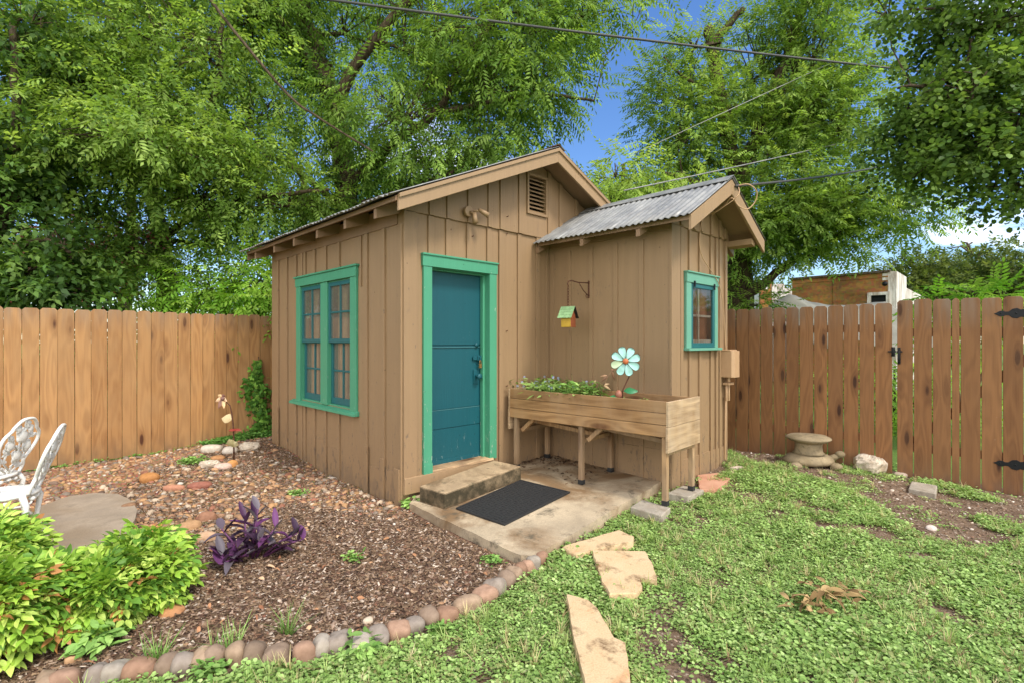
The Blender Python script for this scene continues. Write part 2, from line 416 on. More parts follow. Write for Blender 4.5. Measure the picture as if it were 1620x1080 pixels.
# ------------------------------------------------------------------ the shed's own frame
TH = math.atan2(.69634597, .71770627)
SH = Matrix.Translation((-.976, 4.6, 0)) @ Matrix.Rotation(TH, 4, 'Z')
def sw(x, y, z=0): return SH @ Vector((x, y, z))
SHI = SH.inverted()

# ------------------------------------------------------------------ ground
def gh(x, y):
    x = np.asarray(x, float); y = np.asarray(y, float)
    g = .125*np.exp(-((x-2.39)**2+(y-5.73)**2)/(2*1.15**2))+.11*np.exp(-((x+3.3)**2+(y-6.9)**2)/(2*.9**2))
    near = np.exp(-((x)**2+(y-4)**2)/60)
    return g+near*((vnoise(x, y, 1.1)-.5)*.05+(vnoise(x, y, 3.7)-.5)*.025)-.012
def ghs(x, y): return float(gh(np.array([x]), np.array([y]))[0])

edge_px = [(60, 1092), (100, 1082), (143, 1077), (177, 1070), (217, 1067), (262, 1060), (290, 1058), (313, 1057), (337, 1053), (367, 1053), (400, 1050), (432, 1053), (477, 1050), (508, 1037), (533, 1030),
           (572, 1037), (598, 1022), (627, 1013), (653, 1002), (680, 990), (708, 980), (738, 961), (767, 946), (785, 934), (800, 925), (812, 915), (823, 907), (832, 901), (843, 896), (855, 888)]
edge_w = [gz(*p)[:2] for p in edge_px]
bed_poly = [(-9, 1.2), (-2.4, 1.6)]+[tuple(p) for p in edge_w]+[tuple(gz(p[0], p[1])[:2]) for p in ((838, 880), (653, 802), (637, 797))]+[(-3.2, 6.95), (-3.57, 7.65), (-9, 2.45)]
gravel_poly = [tuple(gz(*p)[:2]) for p in ((-420, 845), (0, 752), (300, 712), (430, 700), (640, 798), (640, 818), (560, 806), (480, 798), (425, 806), (345, 860), (250, 862), (150, 905), (-300, 905))]
fenceL0 = np.array([-5.64, 5.67]); fenceL1 = np.array([-3.57, 7.65])
fR0 = np.array([2.77, 6.63]); fR1 = np.array([4.81, 4.84])

def axis(lo, hi, fine, outer):
    a = np.arange(lo, hi+1e-6, fine); g = []; st = fine; p = hi
    while p < outer: st *= 1.35; p += st; g.append(p)
    h = []; st = fine; p = lo
    while p > -outer: st *= 1.35; p -= st; h.append(p)
    return np.array(h[::-1]+list(a)+g)
gx = axis(-6.5, 6.5, .06, 300); gy = axis(1.0, 8.5, .06, 300)
GX, GY = np.meshgrid(gx, gy); GZ = gh(GX, GY)
V = np.stack([GX.ravel(), GY.ravel(), GZ.ravel()], 1)
nx, ny = len(gx), len(gy)
ii = (np.arange(ny-1)[:, None]*nx+np.arange(nx-1)[None, :]).ravel()
Fq = np.stack([ii, ii+1, ii+nx+1, ii+nx], 1)
ground = np_mesh('ground', V, Fq, None, smooth=True)
bed = inpoly(GX, GY, bed_poly).ravel(); grv = inpoly(GX, GY, gravel_poly).ravel()
# outside the fences: rough lawn
outL = ((GX-fenceL0[0])*(-.69)+(GY-fenceL0[1])*.722 > 0).ravel() & (GX.ravel() < -3)
outR = ((GX-fR0[0])*.66+(GY-fR0[1])*.752 > .3).ravel()
far = (GY.ravel() > 9.5) | outL | outR | (GY.ravel() < .5)
zone = np.zeros((len(V), 4), np.float32); zone[:, 3] = 1
zone[:, 0] = bed & ~grv; zone[:, 1] = grv & ~far; zone[:, 2] = far
ca = ground.data.attributes.new('zone', 'FLOAT_COLOR', 'POINT'); ca.data.foreach_set('color', zone.ravel())
t = NT('garden_soil'); o = t.coord(); z = t.n('ShaderNodeSeparateColor'); t.l(t.attr('zone'), z.inputs[0])
a = t.noise(o, 4, 6, .65); b = t.noise(o, 45, 5, .7); g2 = t.voro(o, 60, 'F1', 'Color')
dirt = t.mix(t.ramp(a, [(.35, 0), (.65, 1)]), sr(96, 76, 60), sr(128, 106, 86))
dirt = t.mix(t.ramp(b, [(.55, 0), (.68, .8)]), dirt, sr(190, 172, 152))
dirt = t.mix(t.ramp(b, [(.32, .7), (.45, 0)]), dirt, sr(72, 54, 42))
mul = t.mix(t.ramp(b, [(.35, 0), (.65, 1)]), sr(78, 56, 44), sr(140, 108, 88))
gra = t.mix(.5, sr(146, 112, 82), t.mix(1.0, sr(190, 150, 112), g2, 'MULTIPLY'))
lawn = t.mix(t.ramp(b, [(.3, 0), (.7, 1)]), sr(70, 100, 40), sr(128, 152, 78))
c = t.mix(z.outputs[0], dirt, mul); c = t.mix(z.outputs[1], c, gra); c = t.mix(z.outputs[2], c, lawn)
t.pbr(c, .95, 0, t.bump(b, .8, .02), .1); ground.data.materials.append(t.m)
tag(ground, 'bare earth of the yard under mulch, gravel and weeds', 'ground', kind='structure')

# ================================================================== THE SHED
shed = thing('garden_shed', 'brown board and batten garden shed with teal door and corrugated metal roof', 'shed', (-.976, 4.6, 0), TH)
W, D, AX0, AX1, AY, RZ, AR = 3.48, 3.23, 1.95, 3.2, -1.53, 3.54, 3.05
SL, SLA = .445, .575                                  # roof slopes
JZ = 2.62                                             # height of the wall / gable joint
def P(): return MB()                                  # shed-local builder
# main window (left wall) opening
wy0, wy1, wz0, wz1 = .954, 2.223, .755, 2.105
m = P()                                               # left wall with window hole
for (a, b, c, d) in ((0, wy0-.015, -.12, JZ), (wy1+.015, D, -.12, JZ), (wy0-.015, wy1+.015, -.12, wz0), (wy0-.015, wy1+.015, wz1, JZ)): m.box(0, .05, a, b, c, d)
for i, y in enumerate((2.95, 2.65, 2.36, 2.17, 2.085, 1.82, 1.53, 1.205, .61, .285)):
    for (z0, z1) in (((-.12, .70), (2.225, JZ-.12)) if .8 < y < 2.4 else ((-.12, JZ-.12),)):
        m.box(-.021, .0, y, y+.055+random.uniform(-.006, .006), z0, z1)
m.box(-.017, 0, .74, .762, 2.0, JZ-.12)
for y, h, w in ((.60, .43, .075), (.29, .36, .08), (.024, .31, .085), (2.94, .6, .06)): m.box(-.032, -.017, y-.008, y+w-.012, -.12, h)
for y0, y1, h in ((1.24, 1.5, .3), (1.56, 1.8, .36), (.35, .58, .25), (.09, .28, .27)): m.box(-.009, 0, y0, y1, -.12, h)
m.box(-.02, 0, .0, .022, -.12, JZ-.12)
m.build('window_wall', 'paint', shed, .002)
m = P()                                               # door wall with door hole
dx0, dx1, dz0, dz1 = .285, 1.03, .20, 2.142
for (a, b, c, d) in ((.05, dx0, -.12, JZ), (dx1, W, -.12, JZ), (dx0, dx1, -.12, dz0), (dx0, dx1, dz1, JZ)): m.box(a, b, 0, .05, c, d)
for x in (.264, .467, .723, .989, 1.157, 1.432, 1.727): m.box(x, x+.055, -.021, 0, 2.26 if x < 1.1 else -.1, JZ-.005)
m.box(1.90, 1.95, -.012, 0, -.1, JZ-.005)
m.build('door_wall', 'paint', shed, .002)
P().box(.0, .139, -.024, 0, .2, JZ-.004).build('corner_board', 'paint', shed, .003)
P().box(0, 1.075, -.035, -.0, .085, .232).build('skirt_board', 'trimbrown', shed, .004)
m = P()                                               # gable over the door wall, proud of the wall below
zr = lambda x: RZ-.075-SL*abs(x-W/2)
vx0, vx1, vz0, vz1 = 1.585, 1.86, 2.885, 3.285
m.prism([(0, -.022, JZ+.0), (vx0, -.022, JZ), (vx0, -.022, zr(vx0)), (0, -.022, zr(0))], (0, .07, 0))
m.prism([(vx1, -.022, JZ), (W, -.022, JZ), (W, -.022, zr(W)), (vx1, -.022, zr(vx1))], (0, .07, 0))
m.prism([(vx0, -.022, JZ), (vx1, -.022, JZ), (vx1, -.022, vz0), (vx0, -.022, vz0)], (0, .07, 0))
m.prism([(vx0, -.022, vz1), (vx1, -.022, vz1), (vx1, -.022, zr(vx1)), (W/2, -.022, zr(W/2)), (vx0, -.022, zr(vx0))], (0, .07, 0))
for x in (.264, .467, .723, .989, 1.157, 1.432, 1.90, 2.1, 2.4):
    m.prism([(x, -.039, JZ), (x+.055, -.039, JZ), (x+.055, -.039, zr(x+.055)), (x, -.039, zr(x))], (0, .017, 0))
m.build('gable', 'paint', shed, .002)
v = P(); c = .028
for (a, b, cc, d) in ((vx0-c, vx0, vz0-c, vz1+c), (vx1, vx1+c, vz0-c, vz1+c), (vx0, vx1, vz0-c, vz0), (vx0, vx1, vz1, vz1+c)): v.box(a, b, -.045, -.022, cc, d)
vent = v.build('gable_vent', 'paint', shed, .002)
v = P()
for i in range(9):
    z = vz0+.012+i*(vz1-vz0)/9
    v.prism([(vx0, -.028, z-.004), (vx0, -.025, z-.010), (vx0, .020, z+.022), (vx0, .017, z+.028)], (vx1-vx0, 0, 0))
v.build('louver', 'paint', vent)
m = P(); m.box(.05, W, D-.05, D, -.12, JZ); m.box(W-.05, W, .05, D-.05, -.12, JZ)
m.prism([(0, D-.05, JZ), (W, D-.05, JZ), (W, D-.05, zr(W)), (W/2, D-.05, zr(W/2)), (0, D-.05, zr(0))], (0, .05, 0)); m.build('rear_wall', 'paint', shed)
P().box(.05, W-.05, .05, D-.05, .12, .16).build('floor', 'interior', shed)
# annex
m = P(); m.box(AX0, AX0+.05, AY, 0-.0, -.02, 2.60)
for y in (-.088, -.338, -.638, -.953, -1.254): m.box(AX0-.015, AX0, y, y+.05, .1, 2.45)
m.box(AX0-.006, AX0, AY+.01, -.01, .1, .42)
m.build('annex_side_wall', 'paint', shed, .0015)
m = P(); ax0, ax1, az0, az1 = 2.335, 2.835, 1.40, 2.03
for (a, b, cc, d) in ((AX0+.05, ax0, -.02, 2.56), (ax1, AX1, -.02, 2.56), (ax0, ax1, -.02, az0), (ax0, ax1, az1, 2.56)): m.box(a, b, AY, AY+.05, cc, d)
m.box(AX1-.05, AX1, AY+.05, 0, -.02, 2.56)
for x in (2.128, 2.30, 2.516, 2.773, 2.90, 2.985, 3.13):
    for z0, z1 in (((.0, 1.36), (2.15, 2.555)) if 2.2 < x < 2.9 else ((.0, 2.555),)): m.box(x, x+.05, AY-.02, AY, z0, z1)
m.box(2.13, 3.19, AY-.012, AY, 0, .30)
m.build('annex_front_wall', 'paint', shed, .002)
P().box(AX0-.012, 2.105, AY-.028, AY, -.02, 2.555).build('corner_board', 'paint', shed, .003)
za = lambda x: AR-.075-SLA*abs(x-2.575)
m = P(); m.prism([(AX0-.01, AY-.02, 2.56), (AX1+.01, AY-.02, 2.56), (AX1+.01, AY-.02, za(AX1)), (2.575, AY-.02, za(2.575)), (AX0-.01, AY-.02, za(AX0))], (0, .06, 0))
for x in (2.1, 2.28, 2.36, 2.52, 2.74, 2.95, 3.08):
    m.prism([(x, AY-.04, 2.565), (x+.05, AY-.04, 2.565), (x+.05, AY-.04, za(x+.05)-.002), (x, AY-.04, za(x)-.002)], (0, .02, 0))
m.build('annex_gable', 'paint', shed, .002)

# roofs: corrugated sheets
def corrugated(p0, along, down, L, Dn, name, pitch=.068, amp=.0075, jag=.0):
    """p0 top corner, along = ridge dir, down = slope dir"""
    n = int(L/pitch*8)+1; rows = 7; al = np.array(along, float); dn = np.array(down, float); nrm = np.cross(al, dn); nrm /= np.linalg.norm(nrm)
    if nrm[2] < 0: nrm = -nrm
    s = np.linspace(0, L, n); q = np.linspace(0, 1, rows)
    lastoff = .018*np.floor(((s+.2) % .68)/.34)+jag*vnoise(s, s*0, 5.)
    Vv = []
    for k, w in enumerate(q):
        dd = w*(Dn+(lastoff if k == rows-1 else 0))
        hgt = amp*np.sin(2*PI*s/pitch)+.004*np.floor(((s+.2) % .68)/.34)+.006*vnoise(s, s*0+w*3, 2.2)
        Vv.append(np.array(p0)+s[:, None]*al+np.broadcast_to(dd, s.shape)[:, None]*dn+hgt[:, None]*nrm)
    Vv = np.concatenate(Vv); ii = (np.arange(rows-1)[:, None]*n+np.arange(n-1)[None]).ravel()
    o = np_mesh(name, Vv, np.stack([ii, ii+1, ii+n+1, ii+n], 1), M['galv'], smooth=True); o.parent = shed
    so = o.modifiers.new('Solid', 'SOLIDIFY'); so.thickness = .0025; return o
cs = 1/math.hypot(1, SL); ca_ = 1/math.hypot(1, SLA)
y0, y1 = -.335, D+.20
left = corrugated((W/2, y0, RZ+.012), (0, 1, 0), (-cs, 0, -SL*cs), y1-y0, 2.06/cs, 'corrugated_roof', jag=.012)
corrugated((W/2, y0, RZ+.012), (0, 1, 0), (cs, 0, -SL*cs), y1-y0, 2.06/cs, 'corrugated_roof', jag=.012)
corrugated((2.575, AY-.33, AR+.005), (0, 1, 0), (-ca_, 0, -SLA*ca_), 1.53+.31, .885/ca_, 'corrugated_roof', jag=.012)
corrugated((2.575, AY-.33, AR+.005), (0, 1, 0), (ca_, 0, -SLA*ca_), 1.53+.31, .885/ca_, 'corrugated_roof', jag=.012)
m = P()
for sg in (-1, 1): m.prism([(2.575, AY-.34, AR+.032), (2.575+sg*.13, AY-.34, AR+.032-SLA*.13), (2.575+sg*.13, AY-.34, AR+.026-SLA*.13), (2.575, AY-.34, AR+.026)], (0, 1.8, 0))
m.build('ridge_cap', 'galv', shed)
m = P()
for sg in (-1, 1): m.prism([(W/2, y0-.005, RZ+.04), (W/2+sg*.10, y0-.005, RZ+.04-SL*.10), (W/2+sg*.10, y0-.005, RZ+.032-SL*.10), (W/2, y0-.005, RZ+.032)], (0, y1-y0, 0))
m.build('ridge_cap', 'rust', shed)
# roof deck boards seen from below (soffit), rake boards and rafter tails
m = P()
for sg in (-1, 1):
    m.prism([(W/2, y0+.03, RZ-.052), (W/2+sg*2.0, y0+.03, RZ-.052-SL*2.0), (W/2+sg*2.0, y0+.03, RZ-.012-SL*2.0), (W/2, y0+.03, RZ-.012)], (0, y1-y0-.05, 0))
    m.prism([(2.575, AY-.30, AR-.055), (2.575+sg*.84, AY-.30, AR-.055-SLA*.84), (2.575+sg*.84, AY-.30, AR-.015-SLA*.84), (2.575, AY-.30, AR-.015)], (0, 1.53+.27, 0))
m.build('soffit', 'soffit', shed)
for (cx, yy, rz, sl, run, hh) in ((W/2, y0+.005, RZ-.006, SL, 1.985, .135), (2.575, AY-.325, AR-.012, SLA, .845, .125)):
    for sg in (-1, 1):
        k = hh*math.hypot(1, sl); xe = cx+sg*run; ze = rz-sl*run
        P().prism([(cx, yy, rz), (xe, yy, ze), (xe, yy, ze-k*.92), (cx, yy, rz-k)], (0, .026, 0)).build('rake_board', 'trimbrown', shed, .003)
        if sl == SL: P().prism([(cx, yy-.018, rz+.004), (xe, yy-.018, ze+.004), (xe, yy-.018, ze-.03), (cx, yy-.018, rz-.03)], (0, .0175, 0)).build('drip_edge', 'trimbrown', shed)
y1b = D+.17
P().prism([(W/2, y1b, RZ-.006), (W/2-1.985, y1b, RZ-.006-SL*1.985), (W/2-1.985, y1b, RZ-.13-SL*1.985), (W/2, y1b, RZ-.15)], (0, .026, 0)).build('rake_board', 'soffit', shed)
def rafter(yy, cx, sg, rz, sl, x_in, x_out, h=.11, w=.045):
    zt = lambda x: rz-.056-sl*abs(x-cx)
    P().prism([(x_in, yy, zt(x_in)), (x_out, yy, zt(x_out)), (x_out, yy, zt(x_out)-h*.8), (x_in, yy, zt(x_in)-h)], (0, w, 0)).build('rafter_tail', 'soffit', shed, .002)
for yy in (2.433, 1.829, 1.221, .60, .03, 3.1): rafter(yy, W/2, -1, RZ, SL, .0, -.245)
P().box(-.012, .0, .08, 3.1, JZ-.115, zr(0)-.01).build('frieze_board', 'soffit', shed)
for yy in (-.03, -.66, -1.33): rafter(yy-.02, 2.575, -1, AR, SLA, AX0-.001, AX0-.23, .085)
P().box(AX0-.02, AX0, AY, -.03, 2.50, za(AX0)-.005).build('frieze_board', 'soffit', shed)
rafter(AY+.02, 2.575, 1, AR, SLA, AX1, AX1+.25, .09)
P().prism([(AX1-.02, AY-.28, 2.55), (AX1+.06, AY-.28, 2.55), (AX1+.06, AY-.28, 2.47), (AX1-.02, AY-.28, 2.49)], (0, .26, 0)).build('bracket', 'trimbrown', shed)

# door and its frame
fr = P()
fr.box(.206, .30, -.028, 0, .225, dz1); fr.box(1.015, 1.112, -.028, 0, .245, dz1); fr.box(.195, 1.122, -.034, 0, dz1, 2.245)
fr.box(.19, 1.127, -.046, 0, 2.245, 2.262)
fr.box(.285, .3005, .0, .14, .25, dz1); fr.box(1.0145, 1.03, .0, .14, .25, dz1); fr.box(.3005, 1.0145, .0, .14, dz1-.006, dz1+.01)
fr.box(.985, 1.0145, .045, .088, .25, dz1-.006); fr.box(.3005, .312, .045, .088, .25, dz1-.006); fr.box(.312, .985, .045, .088, dz1-.02, dz1-.006)
fr.box(.204, .304, -.032, -.0285, .205, .32)
df = fr.build('door_frame', 'green', shed, .003)
th_ = P(); th_.hexa([(.28, -.03, .232), (1.06, -.045, .232), (1.06, .16, .232), (.28, .16, .232), (.28, -.03, .252), (1.06, -.04, .256), (1.06, .16, .272), (.28, .16, .268)])
th_.build('threshold', 'rawwood', shed, .004)
d = P()
d.box(.302, 1.013, .105, .138, .262, 2.134)                # panel sheet
d.box(.303, 1.012, .096, .105, .605, .785); d.box(.303, 1.012, .100, .105, .79, 1.395); d.box(.303, 1.012, .094, .105, 1.415, 2.132)
d.box(.303, 1.012, .098, .105, .262, .597); d.box(.303, 1.012, .090, .1, .262, .30)
d.box(.303, 1.012, .0925, .105, 1.395, 1.405)
door = d.build('door', 'teal', shed, .003)
e_ = P(); e_.box(.31, 1.0, .0895, .0935, 1.392, 1.397); e_.build('worn_edge', 'tealpale', door); e_ = P(); e_.box(.31, 1.0, .0935, .0965, .783, .788); e_.build('worn_edge', 'tealpale', door)
k = P(); k.box(.895, .965, .088, .094, 1.02, 1.16); fr_k = Matrix.Identity(4)
for r, yy0, yy1 in ((.014, .05, .09),): k.tube([(.93, yy0, 1.095), (.93, yy1, 1.095)], r, 10)
k.ball((.93, .035, 1.095), .031, (1, .75, 1), 14, 9); k.build('door_knob', 'teal', door)
k = P(); k.tube([(.935, .097, 1.415), (.935, .078, 1.415)], .022, 14); k.build('deadbolt', 'teal', door)
k = P(); k.box(.885, .985, .078, .093, 1.262, 1.30); k.box(.935, .985, .068, .078, 1.255, 1.308); k.tube([(.955, .085, 1.30), (.955, .055, 1.29), (.955, .06, 1.26)], .006, 6); k.build('hasp', 'teal', door, .002)
k = P(); k.box(.945, .975, .05, .066, 1.18, 1.225); k.tube([(.951, .058, 1.225), (.951, .058, 1.25), (.96, .058, 1.258), (.969, .058, 1.25), (.969, .058, 1.225)], .004, 6); M['brass'] = m_plain('dull_brass', sr(150, 116, 70), .4, .6); k.build('padlock', 'brass', door, .002)

# double hung window in the left wall
w = P()
w.box(-.026, 0, .822, wy0, .70, 2.105); w.box(-.026, 0, wy1, 2.345, .70, 2.105); w.box(-.034, 0, .815, 2.355, 2.105, 2.205); w.box(-.05, 0, .79, 2.375, 2.205, 2.225)
w.box(-.020, .06, 1.499, 1.668, .755, 2.105)
for a in (wy0-.015, wy1): w.box(-.0, .09, a, a+.015, .77, 2.105)
for a, b in ((wy0, 1.499), (1.668, wy1)): w.box(0, .09, a, b, 2.09, 2.105); w.box(0, .09, a, b, .755, .772)
win = w.build('window', 'green', shed, .003)
P().hexa([(-.065, .80, .700), (0, .80, .700), (0, 2.47, .700), (-.065, 2.47, .700), (-.062, .80, .728), (0, .80, .75), (0, 2.47, .75), (-.062, 2.47, .728)]).build('sill', 'green', win, .003)
def sash(y0, y1, z0, z1, x, par, mat, bot=.05, name='sash'):
    s_ = P(); fw = .042; t_ = .032
    s_.box(x, x+t_, y0, y0+fw, z0, z1); s_.box(x, x+t_, y1-fw, y1, z0, z1); s_.box(x, x+t_, y0+fw, y1-fw, z0, z0+bot); s_.box(x, x+t_, y0+fw, y1-fw, z1-fw, z1)
    yc, zc = (y0+y1)/2, (z0+bot+z1-fw)/2
    s_.box(x+.004, x+.028, yc-.010, yc+.010, z0+bot, z1-fw); s_.box(x+.0045, x+.0275, y0+fw, y1-fw, zc-.010, zc+.010)
    o = s_.build(name, mat, par, .0025)
    P().add([(x+.016, y0+fw, z0+bot), (x+.016, y1-fw, z0+bot), (x+.016, y1-fw, z1-fw), (x+.016, y0+fw, z1-fw)], [(0, 3, 2, 1)]).build('glass', 'glass', par)
for a, b in ((wy0+.001, 1.498), (1.669, wy1-.001)):
    sash(a, b, 1.435, 2.089, -.004, win, 'sash', .045); sash(a, b, .773, 1.47, .029, win, 'sash', .07)
    cu = []; n = 40
    for i in range(n+1):
        y = a-.02+(b-a+.04)*i/n; cu.append((.115+.018*math.sin(i*1.3)+.01*math.sin(i*.5), y))
    c_ = P()
    for i in range(n):
        if 19 < i < 22: continue
        (xa, ya), (xb, yb) = cu[i], cu[i+1]
        c_.add([(xa, ya, .66), (xb, yb, .66), (xb, yb, 2.12), (xa, ya, 2.12)], [(0, 3, 2, 1)])
    c_.build('curtain', 'curtain', win)
# annex window
w = P()
w.box(2.224, ax0-.013, AY-.030, AY, 1.385, 2.03); w.box(ax1+.013, 2.918, AY-.030, AY, 1.385, 2.03); w.box(2.22, 2.922, AY-.038, AY, 2.03, 2.125); w.box(2.212, 2.93, AY-.052, AY, 2.125, 2.14)
w.box(2.205, 2.935, AY-.07, AY, 1.36, 1.385)
aw = w.build('window', 'greenpale', shed, .003, label='small faded green framed window with dusty screen')
s_ = P(); 
for (a, b, cc, dd) in ((ax0-.012, ax0+.030, 1.387, 2.028), (ax1-.030, ax1+.012, 1.387, 2.028), (ax0+.030, ax1-.030, 1.387, 1.435), (ax0+.030, ax1-.030, 1.985, 2.028)): s_.box(a, b, AY-.026, AY-.004, cc, dd)
s_.build('sash', 'sash', aw, .003)
for x in (ax0+.03, ax1-.03): P().box(x-.012, x+.012, AY-.05, AY-.038, 1.99, 2.05).build('hook', 'black', aw, .002)
s_ = P(); xm = ax0+.045+.16; s_.box(xm-.012, xm+.012, AY+.002, AY+.02, 1.435, 1.985); s_.box(ax0+.02, ax1-.02, AY+.0025, AY+.0195, 1.70, 1.722); s_.box(ax0+.02, ax1-.02, AY+.0015, AY+.0205, 1.435, 1.47)
s_.build('muntin', 'oldwhite', aw)
P().add([(ax0+.02, AY-.012, 1.43), (ax1-.02, AY-.012, 1.43), (ax1-.02, AY-.012, 1.99), (ax0+.02, AY-.012, 1.99)], [(0, 1, 2, 3)]).build('glass', 'glassdusty', aw)
M['brownboard'] = m_plain('stained_brown_board', sr(160, 104, 74), .7, 0, .4, .3, 5)
P().box(ax0-.05, ax1+.05, AY+.052, AY+.06, 1.3, 2.1).build('blind', 'brownboard', aw)

# flood light on the gable
fl = P(); fl.tube([(.707, -.039, 2.72), (.707, -.075, 2.72)], .052, 18)
lamp = fl.build('flood_light', 'trimbrown', shed, .003)
k = P(); k.tube([(.715, -.075, 2.715), (.73, -.10, 2.70), (.735, -.11, 2.67)], .014, 8); k.tube([(.735, -.115, 2.70), (.735, -.13, 2.60)], [.02, .028], 14); k.build('lamp_head', 'trimbrown', lamp)
k = P(); k.tube([(.74, -.09, 2.72), (.80, -.12, 2.735)], .012, 8); k.tube([(.79, -.115, 2.745), (.87, -.17, 2.69)], [.018, .028], 14); k.build('lamp_head', 'trimbrown', lamp)
# breaker box at the annex corner
bx = P()
pz0, pz1 = 1.065, 1.35
xa, xb, ya = 3.02, 3.19, AY
bx.prism([(xa, ya, pz0), (xa, ya-.13, pz0), (xa+.025, ya-.155, pz0), (xb-.02, ya-.155, pz0), (xb, ya-.13, pz0), (xb, ya, pz0)], (0, 0, pz1-pz0))
bx.box(xa-.006, xb+.006, ya-.12, ya, pz1, pz1+.012)
eb = bx.build('electrical_box', 'tan', shed, .005)
k = P(); k.tube([(xa+.09, ya-.06, pz0), (xa+.09, ya-.06, pz0-.055)], .02, 10); k.box(xa+.03, xa+.16, ya-.09, ya-.02, pz0-.085, pz0-.06)
for dx in (.06, .12): k.tube([(xa+dx, ya-.05, pz0-.08), (xa+dx, ya-.05, pz0-.26)], .013, 8)
k.tube([(xa+.09, ya-.03, pz0-.2), (xa+.09, ya-.02, .16)], .012, 8); k.build('conduit', 'tan', eb, .002)
# service wire tails at the annex gable
c_ = P(); A = Vector((2.60, AY-.35, 2.93))
def smooth(pts, n=6):
    P_ = [Vector(p) for p in pts]; out = []
    for i in range(len(P_)-1):
        p0, p1, p2, p3 = [P_[max(0, min(len(P_)-1, i+o))] for o in (-1, 0, 1, 2)]
        for j in range(n):
            q = j/n; out.append(.5*((2*p1)+(-p0+p2)*q+(2*p0-5*p1+4*p2-p3)*q*q+(-p0+3*p1-3*p2+p3)*q**3))
    return out+[P_[-1]]
c_.tube(smooth([A+Vector((.02, -.02, .05)), A+Vector((.05, -.10, .05)), A+Vector((.12, -.15, -.01)), A+Vector((.15, -.13, -.1)), A+Vector((.09, -.08, -.18)), A+Vector((.0, -.03, -.16)), A+Vector((-.05, .02, -.08)), A+Vector((-.02, .12, -.14)), A+Vector((-.0, .30, -.20))]), .0055, 6)
c_.tube(smooth([A+Vector((.02, -.02, .03)), A+Vector((-.05, -.03, -.08)), A+Vector((-.09, .2, -.22))]), .005, 6)
c_.tube(smooth([A+Vector((-.12, .28, -.2)), (2.48, AY-.045, 2.35), (2.94, AY-.05, 2.0), (3.06, AY-.05, 1.36)]), .0045, 6)
c_.build('service_wire', 'tan', shed)
# small nails and pegs on the siding
for (px, z, wl) in ((.52, 2.52, 0), (.80, 2.50, 0), (1.26, 2.77, 0), (1.27, 1.56, 0), (1.27, .98, 0), (1.27, 2.59, 0)):
    y_ = -.0 if z < 2.6 else -.022
    P().tube([(px, y_, z), (px+.004, y_-.018, z-.002), (px+.006, y_-.02, z+.01)], .004, 6).build('nail', 'rust', shed)

# ================================================================== slab, step, mat
def sz(x, y):   # slab surface
    a = min(max(x/1.95, 0), 1); b = min(max(-y/1.55, 0), 1)
    return (1-a)*(1-b)*.055+a*(1-b)*.152+a*b*.115+(1-a)*b*.045
def G4(px, py, z): v = gz(px, py, z); return v
sl = thing('concrete_slab', 'stained concrete slab in front of the teal door under the planter', 'slab', (-.976, 4.6, 0), TH)
poly = [(-.04, -.17), (-.07, -.9), (-.10, -1.58), (-.03, -1.66), (.5, -1.60), (1.2, -1.52), (1.93, -1.45), (1.94, -.7), (1.935, -.01), (1.0, -.04), (.1, -.04)]
N = 48; m = MB(); gridx = np.linspace(-.12, 1.94, N); gridy = np.linspace(-1.68, -.03, N)
def wob(i, amp): return amp*math.sin(i*1.7)+amp*math.sin(i*.63+1)
bd = []
for i in range(len(poly)):
    a, b = poly[i], poly[(i+1) % len(poly)]; n = max(2, int(math.dist(a, b)/.07))
    for j in range(n):
        q = j/n; bd.append((a[0]+(b[0]-a[0])*q+wob(len(bd), .004), a[1]+(b[1]-a[1])*q+wob(len(bd)*1.3, .004)))
cx, cy = .9, -.8; rings = 6; vs = []; fs = []; nb = len(bd)
for k_ in range(rings+1):
    q = 1-k_/rings*.97
    for (x, y) in bd: X_, Y_ = cx+(x-cx)*q, cy+(y-cy)*q; vs.append((X_, Y_, sz(X_, Y_)+.004*(vnoise(X_, Y_, 4)-.5)))
fs += [(k_*nb+j, k_*nb+(j+1) % nb, (k_+1)*nb+(j+1) % nb, (k_+1)*nb+j) for k_ in range(rings) for j in range(nb)]
fs.append([rings*nb+j for j in range(nb)])
b0 = len(vs); vs += [(x*1.0, y*1.0-.01, sz(x, y)-.16) for (x, y) in bd]
fs += [(b0+j, b0+(j+1) % nb, (j+1) % nb, j) for j in range(nb)]
m.add(vs, fs); m.build('slab', 'slab', sl)
for ob in [sl.children[0]]: ob.name = 'slab_body'
st = thing('door_step', 'mossy concrete block step below the teal door', 'step', tuple(sw(.55, -.3, .1)), TH)
m = MB(SH); q = [(.08, -.52), (1.06, -.44), (1.02, -.085), (.04, -.20)]; tz = [.19, .24, .245, .195]
bt = [sz(*p)+.001 for p in q]
P4 = [(p[0], p[1], b) for p, b in zip(q, bt)]+[(p[0], p[1], z) for p, z in zip(q, tz)]
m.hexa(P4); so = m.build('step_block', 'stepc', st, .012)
dm = thing('door_mat', 'black rubber door mat with raised pattern on the concrete slab', 'mat', tuple(sw(.6, -.8, .06)), TH)
m = MB(SH); q = [(.17, -1.144), (1.088, -1.03), (1.036, -.455), (.142, -.585)]
def mq(u, v): return ((q[0][0]*(1-u)+q[1][0]*u)*(1-v)+(q[3][0]*(1-u)+q[2][0]*u)*v, (q[0][1]*(1-u)+q[1][1]*u)*(1-v)+(q[3][1]*(1-u)+q[2][1]*u)*v)
def mslab(u0, u1, v0, v1, h0, h1, mb):
    c = [mq(u0, v0), mq(u1, v0), mq(u1, v1), mq(u0, v1)]
    mb.hexa([(x, y, sz(x, y)+h0) for x, y in c]+[(x, y, sz(x, y)+h1) for x, y in c])
for iu in range(6):
    for iv in range(4): mslab(iu/6, (iu+1)/6, iv/4, (iv+1)/4, .003, .011, m)
